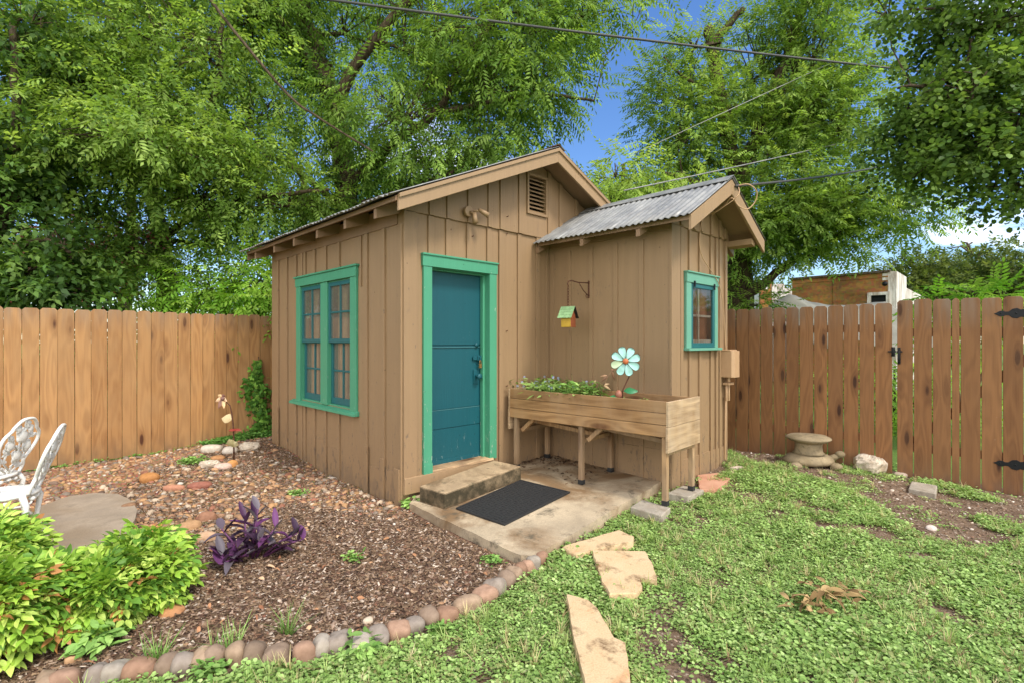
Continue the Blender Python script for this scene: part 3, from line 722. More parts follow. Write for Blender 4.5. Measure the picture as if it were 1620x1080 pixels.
m.build('mat_base', 'rubber', dm)
m = MB(SH); mslab(0, 1, 0, .03, .011, .016, m); mslab(0, 1, .97, 1, .011, .016, m); mslab(0, .02, .03, .97, .011, .016, m); mslab(.98, 1, .03, .97, .011, .016, m)
m.build('mat_border', 'rubber', dm)
m = MB(SH)
for iu in range(22):
    for iv in range(12):
        u0 = .03+iu*.0427; v0 = .05+iv*.075
        if (iu//2+iv) % 2: mslab(u0, u0+.036, v0+.02, v0+.036, .011, .0145, m)
        else: mslab(u0+.012, u0+.02, v0, v0+.06, .011, .0145, m)
m.build('mat_ribs', 'rubber', dm)

# ================================================================== planter table
PR = TH+math.atan2(-.9984, .0564)
pl0 = sw(1.25, -.03, 0)
planter = thing('planter_table', 'weathered wooden raised planter box on legs against the annex wall', 'planter', tuple(pl0), PR)
def Q(): return MB()
L0, L1, PW, PT = .05, 1.80, .62, .955
m = Q()
for i in range(3): m.box(L0, L1, 0, .024, .658+i*.0995+.004, .658+(i+1)*.0995, rnd=.2+.31*i)
m.build('front_board', 'planter', planter, .003)
m = Q()
for i in range(3): m.box(L0, L1, PW-.024, PW, .658+i*.0995+.0015, .658+(i+1)*.0995-.012*(i == 2), rnd=.5+.21*i)
m.build('back_board', 'planter', planter, .003)
for x, s_ in ((L1, 1), (L0-.022, 0)):
    m = Q(); m.box(x, x+.022, -.004, PW+.004, .748, PT, rnd=.37+s_*.2); m.box(x, x+.022, -.012, PW+.008, .535, .745, rnd=.77-s_*.3); m.build('end_board', 'planter_end', planter, .003)
m = Q(); m.box(L0, L1, .024, PW-.024, .66, .675); m.build('bottom_board', 'planter', planter)
legs = ((.075, .030), (.90, .030), (1.745, .030), (.075, PW-.075), (.90, PW-.075), (1.745, PW-.075))
for i, (x, y) in enumerate(legs):
    wpt = Matrix(planter.matrix_world) if False else None
    p = Matrix.Translation(pl0) @ Matrix.Rotation(PR, 4, 'Z') @ Vector((x+.02, y+.02, 0)); lp = SHI @ p
    zb = sz(lp.x, lp.y)+.004 if lp.y > -1.5 else .105
    if i == 2: zb = .088
    m = Q(); m.box(x, x+.044, y, y+.044, zb+.04, .657 if y < .3 else .657); lg = m.build('leg', 'planter_leg', planter, .003)
    m = Q(); m.box(x-.003, x+.047, y-.003, y+.047, zb, zb+.042); m.build('foot_cap', 'rubber', lg, .002)
m = Q()
for x in (.078, .905, 1.75): m.box(x, x+.035, .076, PW-.077, .50, .54)
m.box(.12, 1.75, .27, .31, .605, .655)
m.beam((.14, .10, .52), (.30, .10, .655), .04, .04); m.beam((.97, .10, .52), (1.12, .10, .655), .04, .04); m.beam((.14, .29, .60), (.9, .29, .55), .035, .04, rnd=.3); m.beam((.95, .29, .62), (1.72, .29, .57), .035, .04)
m.build('brace', 'planter_leg', planter, .002)
M['soil'] = m_plain('dark_potting_soil', sr(58, 44, 36), .95, 0, .5, .9, 40)
V = []; n1, n2 = 40, 14
for j in range(n2):
    for i in range(n1):
        x = L0+.005+(L1-L0-.01)*i/(n1-1); y = .026+(PW-.052)*j/(n2-1); V.append((x, y, .885-.11*min(1., max(0., (x-.8)/.25))+.02*vnoise(x, y, 9)))
V = np.array(V, float); ii = (np.arange(n2-1)[:, None]*n1+np.arange(n1-1)[None]).ravel()
so = np_mesh('soil', V, np.stack([ii, ii+1, ii+n1+1, ii+n1], 1), M['soil'], smooth=True); so.parent = planter
PM = Matrix.Translation(pl0) @ Matrix.Rotation(PR, 4, 'Z')
def pw(x, y, z): return PM @ Vector((x, y, z))

# ================================================================== fences and gate
def fence_frame(p0, p1):
    d = (p1-p0)/np.linalg.norm(p1-p0); a = math.atan2(d[1], d[0])
    return Matrix.Translation((p0[0], p0[1], 0)) @ Matrix.Rotation(a, 4, 'Z'), a, d
def px_on(p0, d, px):      # distance along the fence line seen at photo column px
    k = (px-810)/F; return (k*p0[1]-p0[0])/(d[0]-k*d[1])
def dogear(m, x0, x1, z0, z1, th=.016, cut=.024, y=0, lean=0):
    m.prism([(x0, y, z0), (x1, y, z0), (x1+lean, y, z1-cut), (x1+lean-cut*.9, y, z1), (x0+lean+cut*.9, y, z1), (x0+lean, y, z1-cut)], (0, th, 0))
FL, aL, dL = fence_frame(fenceL0, fenceL1)
ex = [px_on(fenceL0, dL, p/3) for p in (15, 103, 188, 272, 355, 433, 510, 580, 650, 717, 780, 845, 905, 963, 1020, 1075, 1130, 1183, 1235, 1283)]
while ex[0] > -1.6: ex.insert(0, ex[0]-.142)
while ex[-1] < 4.6: ex.append(ex[-1]+.142)
fl_ = thing('wooden_fence', 'orange cedar fence with close dog eared boards left of the shed', 'fence', (fenceL0[0], fenceL0[1], 0), aL)
m = MB()
for a, b in zip(ex[:-1], ex[1:]):
    dogear(m, a+.0018, b-.0018, .0+random.uniform(-.01, .012), 1.83+random.uniform(-.007, .007), y=random.uniform(-.002, .002), lean=random.uniform(-.003, .003))
m.build('board_panel', 'fence_l', fl_, .0025)
for z in (.35, 1.0, 1.6): MB().box(-1.6, 4.6, .019, .057, z, z+.085).build('rail', 'fence_r', fl_)
for x in (-1.0, 1.4, 3.8): MB().box(x, x+.09, .058, .148, -.1, 1.75).build('post', 'fence_r', fl_)
FR, aR, dR = fence_frame(fR0, fR1)
ex = [px_on(fR0, dR, p) for p in (1150, 1164, 1184, 1203, 1223, 1243, 1264, 1287, 1309, 1334, 1359, 1384, 1412.5)]
while ex[0] > -1.5: ex.insert(0, ex[0]-.142)
fr_ = thing('wooden_fence', 'brown stained fence with narrow gaps between the shed and the gate', 'fence', (fR0[0], fR0[1], 0), aR)
m = MB()
for a, b in zip(ex[:-1], ex[1:]):
    g = random.uniform(.003, .006); dogear(m, a+g, b-g, .04+random.uniform(-.012, .012), 1.858+random.uniform(-.008, .008), y=random.uniform(-.002, .002), lean=random.uniform(-.004, .004))
m.build('board_panel', 'fence_r', fr_, .0025)
for z in (.35, 1.55): MB().box(-1.5, ex[-1]-.02, .019, .057, z, z+.085).build('rail', 'fence_r', fr_)
for x in (-.6, ex[-1]-.12): MB().box(x, x+.09, .058, .148, -.1, 1.78).build('post', 'fence_r', fr_)
gx_ = [px_on(fR0, dR, p) for p in (1418.5, 1445, 1475, 1505, 1519, 1552, 1586, 1620, 1660, 1700)]
gate = thing('wooden_gate', 'brown board gate with black strap hinges and black latch', 'gate', (*(FR @ Vector((gx_[0], 0, 0)))[:2], 0), aR)
o0 = gx_[0]; m = MB()
for i, (a, b) in enumerate(zip(gx_[:-1], gx_[1:])):
    g = random.uniform(.003, .0055); zt = 1.888-.034*(a-o0)/1.6; zb = .03-.04*(a-o0)
    dogear(m, a-o0+g, b-o0-g, zb, zt+random.uniform(-.006, .006), y=random.uniform(-.002, .001), cut=.022)
m.build('board_panel', 'fence_r', gate, .0025)
for z in (.30, 1.50): MB().box(.01, gx_[-1]-o0, .019, .055, z, z+.085).build('rail', 'fence_r', gate)
MB().beam((.1, .075, .36), (gx_[-1]-o0-.1, .075, 1.5), .035, .08, up=(0, 0, 1)).build('brace', 'fence_r', gate)
# strap hinges: pointed, pierced ornamental straps whose roots are beyond the right edge
def hinge(pxl, zc, hh):
    xl = px_on(fR0, dR, pxl)-o0; xr = px_on(fR0, dR, 1668)-o0; L = xr-xl
    prof = [(0, 0), (.05, .012), (.10, .030), (.16, .034), (.20, .020), (.26, .022), (.32, .050), (.40, .058), (.46, .040), (.52, .046), (.62, .085), (.72, .098), (.82, .075), (1, .07)]
    up = [(xl+q*L, -.006, zc+h*hh) for q, h in prof]; dn = [(xl+q*L, -.006, zc-h*hh) for q, h in prof[1:]]
    m = MB(); m.prism(up+dn[::-1], (0, .0055, 0))
    for q in (.12, .38, .66, .9): m.ball((xl+q*L, -.008, zc+.002), .008, (1, .6, 1), 8, 5)
    m.build('strap_hinge', 'black', gate, .0015)
lat = lambda py, px: (np.linalg.norm(0), 1.45+(540-py)/F*(fR0[1]+px_on(fR0, dR, px)*dR[1]))[1]
hinge(1572, lat(496, 1600), .85); hinge(1571, lat(734, 1600), .85)
zl = lat(556, 1420)
m = MB(); m.box(.008, .034, -.014, -.002, zl-.13, zl+.045); m.box(-.075, .05, -.022, -.012, zl-.006, zl+.008); m.tube([(.021, -.02, zl+.01), (.021, -.045, zl-.02), (.021, -.05, zl-.08), (.021, -.02, zl-.12)], .007, 8)
m.tube([(-.03, -.02, zl+.05), (-.03, -.03, zl), (-.03, -.02, zl-.05)], .008, 8); m.box(-.045, -.012, -.016, -.004, zl-.05, zl+.05); m.build('latch', 'black', gate, .002)

# ================================================================== rocks and stones
def stone_mesh(mb, c, r, sq, rot, col, n=12, m_=8, jit=.05, sharp=0, boxy=1.):
    base = MB(); base.ball((0, 0, 0), 1.0, (1, 1, 1), n, m_, 0)
    R = Matrix.Rotation(rot, 3, 'Z'); ph = [random.uniform(0, 6.28) for _ in range(6)]
    vs = []
    for v in base.v:
        v = Vector(v)
        if boxy != 1.: v = Vector([math.copysign(abs(q)**boxy, q)*.92 for q in v])
        k = 1+jit*(math.sin(3*v.x+ph[0])+math.sin(3.3*v.y+ph[1])+math.sin(2.7*v.z+ph[2]))+jit*.5*math.sin(6*v.x+ph[3])*math.sin(6*v.y+ph[4])
        if sharp: k *= 1+sharp*random.uniform(-1, 1)
        v = Vector((v.x*sq[0], v.y*sq[1], v.z*sq[2]))*k*r; v = R @ v
        vs.append((c[0]+v.x, c[1]+v.y, c[2]+v.z))
    mb.add(vs, base.f, col=col, smooth=not sharp)
ordw = ['first', 'second', 'third', 'fourth', 'fifth', 'sixth', 'seventh', 'eighth', 'ninth', 'tenth', 'eleventh', 'twelfth', 'thirteenth', 'fourteenth', 'fifteenth', 'sixteenth', 'seventeenth', 'eighteenth', 'nineteenth', 'twentieth', 'twenty-first', 'twenty-second', 'twenty-third', 'twenty-fourth', 'twenty-fifth', 'twenty-sixth', 'twenty-seventh', 'twenty-eighth', 'twenty-ninth', 'thirtieth']
ecol = [('tan', sr(164, 138, 112)), ('grey', sr(148, 134, 120)), ('reddish brown', sr(150, 116, 92)), ('brown', sr(140, 118, 98)), ('orange tan', sr(164, 130, 106)), ('pale grey', sr(164, 152, 136))]
eseq = [0, 4, 1, 5, 2, 3, 1, 0, 3, 0, 3, 3, 4, 5, 1, 5, 1, 4, 1, 3, 2, 0, 4, 1, 3, 0, 2, 4, 5, 2]
back_extra = {8, 17, 21}
for i, p in enumerate(edge_w):
    nm, col = ecol[eseq[i]]; q0 = edge_w[max(0, i-1)]; q1 = edge_w[min(len(edge_w)-1, i+1)]
    tdir = np.array(q1)-np.array(q0); gap = np.linalg.norm(tdir)/(2 if 0 < i < len(edge_w)-1 else 1); a = math.atan2(tdir[1], tdir[0])
    k = len(edge_w)-1-i
    mb = MB(); w_ = max(.045, gap*random.uniform(.52, .70)); br_ = random.uniform(.8, 1.08); col = tuple(c_*br_ for c_ in col); stone_mesh(mb, (0, 0, 0), 1.0, (w_, random.uniform(.05, .066), random.uniform(.05, .062)), a+random.uniform(-.25, .25), col, 20, 13, .075, boxy=.72)
    o = mb.build('edging_stone', 'stone'); o.location = (p[0]+random.uniform(-.006, .006), p[1]+random.uniform(-.012, .012)+.02, ghs(*p)+.022)
    o.rotation_euler = (random.uniform(-.3, .3), random.uniform(-.25, .25), 0)
    tag(o, f'{nm} rounded edging stone, {ordw[k]} from the concrete slab', 'edging stone', 'rounded stones edging the mulch bed')
for px, py, lab, ci in ((692, 966, 'grey river stone tucked behind the edging row on the mulch', 1), (752, 934, 'brown river stone leaning behind the edging row near the slab', 3), (640, 985, 'tan river stone half hidden behind the edging row', 0)):
    pass
def lone_stone(px, py, r, sq, col, label, rot=0, name='rock', mat='stone', sink=.35, sharp=0, jit=.06, n=14, m_=9, group=None):
    p = gz(px, py); z = ghs(p[0], p[1]); sq = (sq[0], sq[1], max(sq[2], .58)); jit = max(jit, .075); mb = MB(); stone_mesh(mb, (0, 0, 0), r*.86, sq, rot, col, n+4, m_+3, jit, sharp, .8)
    o = mb.build(name, mat); o.location = (p[0], p[1], z+r*sq[2]*(1-sink*2)*.9); tag(o, label, 'rock', group); return o
lone_stone(272, 966, .062, (1.3, .9, .6), sr(190, 136, 92), 'orange brown stone on the mulch right of the lime shrub', .4)
lone_stone(117, 1040, .035, (1.2, 1, .8), sr(190, 150, 110), 'small tan stone in front of the big lime shrub', .4)
lone_stone(236, 762, .095, (1.3, .9, .75), sr(178, 124, 72), 'large orange rock on the gravel beside the concrete pad', .2)
lone_stone(328, 853, .085, (1.2, .9, .6), sr(196, 158, 124), 'tan rock between lime shrub and purple plant', .2)
lone_stone(328, 822, .075, (1.1, .9, .9), sr(150, 108, 82), 'brown squarish rock behind the purple plant', .5)
lone_stone(300, 834, .075, (1.2, .9, .7), sr(180, 140, 100), 'light tan rock at the top of the lime shrub', .5)
lone_stone(203, 802, .07, (1.1, .9, .8), sr(140, 106, 78), 'dark brown stone at the right edge of the concrete pad', .5)
lone_stone(582, 982, .035, (1, .9, .8), sr(206, 186, 160), 'small pale stone on the mulch behind the edging row', .5)
lone_stone(811, 897, .04, (1.3, .7, .45), sr(206, 170, 140), 'pale flat stone shard by the corner of the slab', .2)
lone_stone(335, 722, .125, (1.3, .8, .62), sr(206, 192, 172), 'smooth white boulder near the rusty garden stake', .15, sink=.25)
lone_stone(364, 726, .095, (1.1, .9, .75), sr(196, 184, 168), 'white stone at the foot of the rusty garden stake', .3, sink=.25)
lone_stone(395, 724, .12, (1.1, .9, .72), sr(204, 194, 180), 'white craggy rock to the right of the rusty garden stake', .3, 'rock', 'rock', .25, .08)
lone_stone(332, 745, .10, (1.2, .9, .6), sr(206, 196, 184), 'white rough rock in front of the smooth boulder', .3, 'rock', 'rock', .3, .09)
lone_stone(352, 747, .085, (1.2, .9, .6), sr(206, 176, 158), 'pinkish pale rock in front of the garden stake', .1, sink=.3)
lone_stone(366, 744, .075, (1, .9, .8), sr(200, 142, 84), 'orange round rock in front of the garden stake', .1, sink=.3)
lone_stone(345, 736, .075, (1.4, .9, .5), sr(176, 128, 84), 'brown orange flat rock between the white rocks', .1, sink=.3)
lone_stone(316, 770, .09, (1.5, .8, .4), sr(150, 96, 78), 'flat red stone on the gravel slope', .3)
lone_stone(275, 772, .08, (1.5, .8, .5), sr(182, 128, 100), 'salmon flat stone on the gravel above the orange rock', .1)
rk = lone_stone(1378, 752, .165, (1.15, .9, .85), sr(206, 190, 168), 'pitted pale limestone rock by the fence next to the stone turtle', .4, 'rock', 'rock', .2, .10, .07, 20, 13)
lone_stone(1474, 838, .045, (1.3, .9, .5), sr(206, 190, 176), 'small white stone on the bare dirt patch', .3)
lone_stone(1425, 757, .07, (1.2, .9, .6), sr(190, 170, 150), 'low pale stone at the gap beside the gate', .3)
lone_stone(1165, 757, .055, (1.6, .8, .35), sr(182, 164, 146), 'thin grey stone next to the red flagstone', .2)
lone_stone(1290, 749, .04, (1.2, .8, .6), sr(170, 158, 144), 'small grey pebble at the turtle statue feet', .2)
def block(name, quad, zt, hh, label, cat, mat='blockc'):
    P_ = [gz(*q, zt) for q in quad]; c = sum(P_)/len(P_); th = thing(name, label, cat, (c[0], c[1], zt-hh))
    m = MB(ID); m.prism([(p[0], p[1], zt-hh) for p in P_], (0, 0, hh)); m.build('block', mat, th, .008); return th
block('concrete_block', [(997, 801), (1047, 815), (1061, 802), (1015, 789)], .086, .1, 'concrete block under the front right leg of the planter', 'block')
block('concrete_block', [(1055, 779), (1089, 785), (1114, 774), (1080, 767)], .103, .1, 'concrete block under the rear right leg of the planter', 'block')
block('paver', [(1437, 772), (1480, 780), (1483, 767), (1442, 760)], .075, .07, 'single tan concrete paver on the dirt below the gate', 'paver')
# flagstones
flags = [([(890, 863), (900, 871), (913, 876), (960, 863), (1002, 856), (1003, 848), (992, 843), (980, 837)], .05, 'thin tan flagstone nearest the slab corner', 'flag'),
         ([(936, 870), (953, 920), (965, 938), (1008, 937), (1016, 927), (1013, 913), (1040, 917), (1038, 905), (1030, 887), (1021, 870.5)], .045, 'squarish tan flagstone in the middle of the row', 'flag'),
         ([(897, 937), (905, 1000), (915, 1035), (929, 1100), (1001, 1100), (995, 1050), (989, 1015), (970, 1007), (958, 985), (945, 960), (930, 947)], .05, 'long tan flagstone with brown stain in the foreground', 'flag'),
         ([(1103, 750), (1107, 772), (1130, 774), (1156, 756), (1136, 747)], .105, 'reddish flagstone beside the annex under the planter', 'flagred')]
for poly, zt, lab, mt in flags:
    P_ = [gz(*q, zt) for q in poly]; c = sum(P_)/len(P_)
    pts = []
    for i in range(len(P_)):
        a, b = P_[i], P_[(i+1) % len(P_)]; n = max(1, int(np.linalg.norm(b-a)/.05))
        for j in range(n): q = a+(b-a)*j/n; pts.append((q[0]-c[0]+random.uniform(-.004, .004), q[1]-c[1]+random.uniform(-.004, .004)))
    n = len(pts); vs = [(x, y, 0) for x, y in pts]+[(x*.985, y*.985, -.007) for x, y in pts]; vs = [(x*.985, y*.985, 0) for x, y in pts]+[(x, y, -.008) for x, y in pts]+[(x*1.01, y*1.01, -.06) for x, y in pts]
    fs = [list(range(n))]+[(n+j, n+(j+1) % n, (j+1) % n, j) for j in range(n)]+[(2*n+j, 2*n+(j+1) % n, n+(j+1) % n, n+j) for j in range(n)]
    m = MB(); m.add(vs, fs); o = m.build('flagstone', mt); o.location = (c[0], c[1], zt); o.rotation_euler = (random.uniform(-.012, .012), random.uniform(-.012, .012), 0)
    tag(o, lab, 'flagstone', 'flagstones in the weeds')
# pad
P_ = [gz(*q, .02) for q in ((64, 800), (110, 784), (150, 779), (186, 780), (206, 790), (216, 806), (208, 835), (180, 862), (120, 890), (40, 890), (20, 850))]
m = MB(); c = sum(P_)/len(P_); pts = []
for i in range(len(P_)):
    a, b = P_[i], P_[(i+1) % len(P_)]
    for j in range(4): q = a+(b-a)*j/4; pts.append((q[0]-c[0]+random.uniform(-.008, .008), q[1]-c[1]+random.uniform(-.008, .008), .022))
m.prism(pts, (0, 0, -.12)); o = m.build('concrete_pad', 'pad'); o.location = (c[0], c[1], 0); tag(o, 'pale concrete pad in the gravel beside the white chairs', 'concrete pad')

# turtle pedestal
tp = gz(1296, 743, .07); tz = ghs(tp[0], tp[1]); TY = tp[1]; kz = TY/F
tu = thing('turtle_statue', 'mossy cast stone turtle carrying a round seat by the fence', 'statue', (tp[0], tp[1]+.2, tz-.01), 0); tu.scale = (1, 1, .93)
m = MB(); m.lathe([(.24, .035), (.268, .055), (.262, .085), (.225, .125), (.165, .15), (.12, .165), (.02, .166)], 28, sq=(1, .8), wob=.015); m.build('shell', 'turtle', tu)
m = MB(); m.lathe([(.165, .155), (.14, .18), (.134, .25), (.14, .285), (.05, .286)], 24); m.build('neck_column', 'turtle', tu)
m = MB(); m.lathe([(.10, .275), (.135, .278), (.19, .302), (.228, .330), (.226, .342), (.19, .362), (.1, .372), (.01, .372)], 30, wob=.02); m.build('seat', 'turtle', tu)
for x, y in ((-.2, -.14), (.17, -.17), (-.16, .12), (.18, .12)):
    m = MB(); m.ball((x*1.12, y*1.1, .035), .06, (1.1, .9, .75), 10, 7, .05); m.build('foot', 'turtle', tu)
m = MB(); m.tube([(.2, -.02, .08), (.27, -.03, .11), (.32, -.04, .14)], [.04, .036, .03], 10); m.ball((.325, -.042, .145), .05, (1.1, .85, .85), 12, 8); m.build('head', 'turtle', tu)

# ================================================================== ornamental garden chairs
def chair(label, loc, face):
    c = thing('garden_chair', label, 'chair', loc, face-PI/2, 'white cast metal garden chairs')   # local +y is the way it faces
    m = MB(); n = 28                                       # pierced seat: rim + radial bars + rings
    ring = lambda r, z, w: m.tube([(r*math.cos(2*PI*i/n), r*math.sin(2*PI*i/n), z) for i in range(n+1)], w, 6, cap=False)
    m.lathe([(.175, .412), (.205, .408), (.212, .398), (.205, .385), (.175, .39)], 32)
    ring(.13, .41, .011); ring(.07, .412, .011)
    for i in range(16):
        a = 2*PI*i/16; m.tube([(.05*math.cos(a), .05*math.sin(a), .412), (.1*math.cos(a+.15), .1*math.sin(a+.15), .413), (.18*math.cos(a), .18*math.sin(a), .41)], [.02, .009, .012], 6)
    m.ball((0, 0, .41), .05, (1, 1, .2), 12, 6); m.build('seat', 'white', c)
    m = MB()                                               # back frame: lyre outline
    tilt = lambda z: -.17-.36*(z-.40)
    half = [(.125, .40), (.135, .46), (.12, .51), (.155, .57), (.185, .65), (.175, .72), (.125, .77), (.11, .80), (.06, .845), (0, .855)]
    out = [(x, tilt(z), z) for x, z in half]+[(-x, tilt(z), z) for x, z in half[::-1][1:]]
    pts = []
    for i in range(len(out)-1):
        for j in range(4):
            q = j/4; p0, p1, p2, p3 = [Vector(out[max(0, min(len(out)-1, i+o_))]) for o_ in (-1, 0, 1, 2)]
            pts.append(.5*((2*p1)+(-p0+p2)*q+(2*p0-5*p1+4*p2-p3)*q*q+(-p0+3*p1-3*p2+p3)*q**3))
    pts.append(Vector(out[-1])); m.tube(pts, .0125, 8); m.build('back_frame', 'white', c)
    m = MB()                                               # roses, leaves and stems inside the frame
    for (x, z, r) in ((0, .72, .055), (-.085, .655, .04), (.09, .63, .042), (.02, .56, .045), (.06, .77, .03), (-.06, .78, .028)):
        y = tilt(z); m.ball((x, y, z), r, (1, .35, 1), 12, 7, .05)
        for k in range(5):
            a = k*1.257+x*9; m.ball((x+r*.75*math.cos(a), y, z+r*.75*math.sin(a)), r*.5, (1, .35, 1), 8, 5)
    for (x0, z0, x1, z1, x2, z2) in ((0, .41, .03, .5, 0, .72), (0, .44, -.09, .52, -.085, .655), (.0, .47, .1, .53, .09, .63), (0, .6, -.1, .7, -.13, .74), (.02, .66, .1, .7, .14, .72), (-.02, .42, -.08, .46, -.12, .48), (.02, .42, .08, .46, .12, .48), (-.12, .57, -.1, .6, -.085, .655), (.0, .72, .02, .79, 0, .85)):
        m.tube([(x0, tilt(z0), z0), (x1, tilt(z1), z1), (x2, tilt(z2), z2)], .0075, 6)
        for (x, z) in ((x1, z1), ((x1+x2)/2, (z1+z2)/2)): m.ball((x+.014, tilt(z), z), .024, (1, .3, .6), 8, 5); m.ball((x-.016, tilt(z), z+.012), .022, (.7, .3, 1), 8, 5)
    m.build('rose_panel', 'white', c)
    for sx in (-1, 1):
        for sy in (-1, 1):
            m = MB(); b = .14; m.tube([(sx*b, sy*b, .40), (sx*(b+.03), sy*(b+.03), .33), (sx*(b+.015), sy*(b+.015), .2), (sx*(b+.03), sy*(b+.03), .08), (sx*(b+.07), sy*(b+.07), .012)], [.022, .02, .014, .013, .018], 8)
            m.build('leg', 'white', c)
    m = MB()
    for k in range(4):
        a = k*PI/2; ca, sa = math.cos(a), math.sin(a); R_ = lambda x, y, z: (x*ca-y*sa, x*sa+y*ca, z)
        for s_ in (-1, 1):
            m.tube([R_(s_*.15, .16, .33), R_(s_*.09, .175, .33), R_(s_*.05, .18, .365), R_(0, .18, .345)], .008, 6); m.ball(R_(s_*.07, .178, .36), .022, (1, 1, .8), 8, 5)
        m.ball(R_(0, .18, .365), .026, (1, 1, .8), 8, 5)
    m.build('apron', 'white', c); return c
p = at(2, 770, 3.62); chair('white cast garden chair with rose back nearest the lime shrub', (p[0], p[1], ghs(p[0], p[1])), math.radians(-150))
p = at(-28, 748, 4.12); chair('white cast garden chair with rose back closest to the orange fence', (p[0], p[1], ghs(p[0], p[1])), math.radians(-172))
# ================================================================== bird house, bracket, flower, stake
br = thing('hanging_bracket', 'curled iron plant bracket screwed to the annex wall above the birdhouse', 'bracket', tuple(sw(AX0-.009, -.59, 2.0)), TH)
m = MB(SH); xw = AX0-.010
m.box(xw-.006, xw, -.60, -.58, 1.915, 2.095); m.tube([(xw-.006, -.59, 2.075), (xw-.15, -.56, 2.07), (xw-.24, -.545, 2.085), (xw-.285, -.54, 2.075), (xw-.30, -.54, 2.045), (xw-.285, -.54, 2.02)], .006, 8)
m.tube([(xw-.006, -.59, 1.93), (xw-.08, -.575, 1.99), (xw-.14, -.565, 2.065)], .005, 8)
m.tube([(xw-.03, -.585, 1.94)]+[(xw-.03-.02*math.sin(a), -.585, 1.935+.02*math.cos(a)) for a in np.linspace(0, 5, 9)], .004, 6); m.build('arm', 'rust', br)
m = MB(SH)
for (y, z) in ((-.59, 2.085), (-.59, 1.925)): m.ball((xw-.008, y, z), .013, (.6, 1, 1), 8, 5)
m.build('screw', 'rust', br)
hx, hy = xw-.29, -.54
bh = thing('birdhouse', 'small birdhouse with scalloped green roof and yellow front hanging on a chain', 'birdhouse', tuple(sw(hx, hy, 1.52)), TH)
m = MB(SH)
zc = 2.02; i = 0
while zc > 1.80:
    a = (i % 2)*PI/2; r_ = .011
    m.tube([(hx+r_*math.cos(a)*math.cos(t_), hy+r_*math.sin(a)*math.cos(t_), zc-.014+.019*math.sin(t_)) for t_ in np.linspace(0, 2*PI, 9)], .0028, 5, cap=False); zc -= .027; i += 1
m.build('chain', 'rust', bh)
BHF = SH @ Matrix.Translation((hx, hy, 1.80)) @ Matrix.Rotation(-1.36, 4, 'Z') @ Matrix.Scale(.74, 4) @ Matrix.Translation((0, 0, -1.80))     # x = ridge across the picture, y = gable axis
def bq(): return MB(BHF)
z0, zr_, hw, dp = 1.525, 1.80, .075, .07
m = bq(); m.prism([(-hw, -dp, z0), (hw, -dp, z0), (hw, -dp, z0+.15), (-hw, -dp, z0+.15)], (0, 2*dp, 0), col=sr(196, 156, 48)); m.build('house_body', 'tintpaint', bh, .003)
m = bq(); m.prism([(hw+.001, -dp, z0), (hw+.001, dp, z0), (hw+.001, dp, z0+.14), (hw+.001, 0, zr_-.03), (hw+.001, -dp, z0+.14)], (.006, 0, 0), col=sr(150, 82, 52)); m.build('gable_end', 'tintpaint', bh)
m = bq()
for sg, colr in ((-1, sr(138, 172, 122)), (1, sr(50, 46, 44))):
    rows = 4; nrm = Vector((0, sg*.8, .6))
    for rI in range(rows):
        q0, q1 = rI/rows, (rI+1)/rows; n = 5
        for k in range(n):
            xa, xb = -.11+.22*k/n, -.11+.22*(k+1)/n
            y_ = lambda q: sg*(.0+q*.115); z_ = lambda q: zr_-q*.155
            off = .006*(rows-rI)*.4+.004
            pts = [(xa, y_(q0), z_(q0)+off), (xb, y_(q0), z_(q0)+off)]+[((xa+xb)/2+(xb-xa)/2*math.cos(t_), y_(q1+.05*math.sin(t_)), z_(q1+.05*math.sin(t_))+off+.004) for t_ in np.linspace(0, PI, 6)]
            br_ = random.uniform(.85, 1.1); m.prism(pts, (0, sg*.003, .003), col=tuple(c_*br_ for c_ in colr))
m.build('roof', 'tintpaint', bh)
# the metal daisy in the planter
fx_ = 1.3
for _ in range(60):
    q_ = pw(fx_, .17, .80); fx_ += (983-(810+F*q_.x/q_.y))*.004
fp = pw(fx_, .17, .80)
fw = thing('metal_flower', 'turquoise metal daisy on a rusty stem standing in the planter', 'garden ornament', tuple(fp), 0)
FC = at(989.5, 571, fp[1]-.02)                # flower centre
stem = [Vector(fp), Vector(fp)+Vector((.01, 0, .20)), Vector((FC[0]+.035, FC[1]+.01, FC[2]-.14)), Vector((FC[0]+.01, FC[1]+.012, FC[2]))]
m = MB(ID); m.tube(stem, .006, 8); m.build('stem', 'rust', fw)
tocam = Vector(CAM-FC).normalized(); ez = (tocam+Vector((.12, 0, .02))).normalized(); exv = Vector((0, 0, 1)).cross(ez).normalized(); eyv = ez.cross(exv)
PF = Matrix(((exv.x, eyv.x, ez.x, FC[0]), (exv.y, eyv.y, ez.y, FC[1]), (exv.z, eyv.z, ez.z, FC[2]), (0, 0, 0, 1))) @ Matrix.Scale(.86, 4)
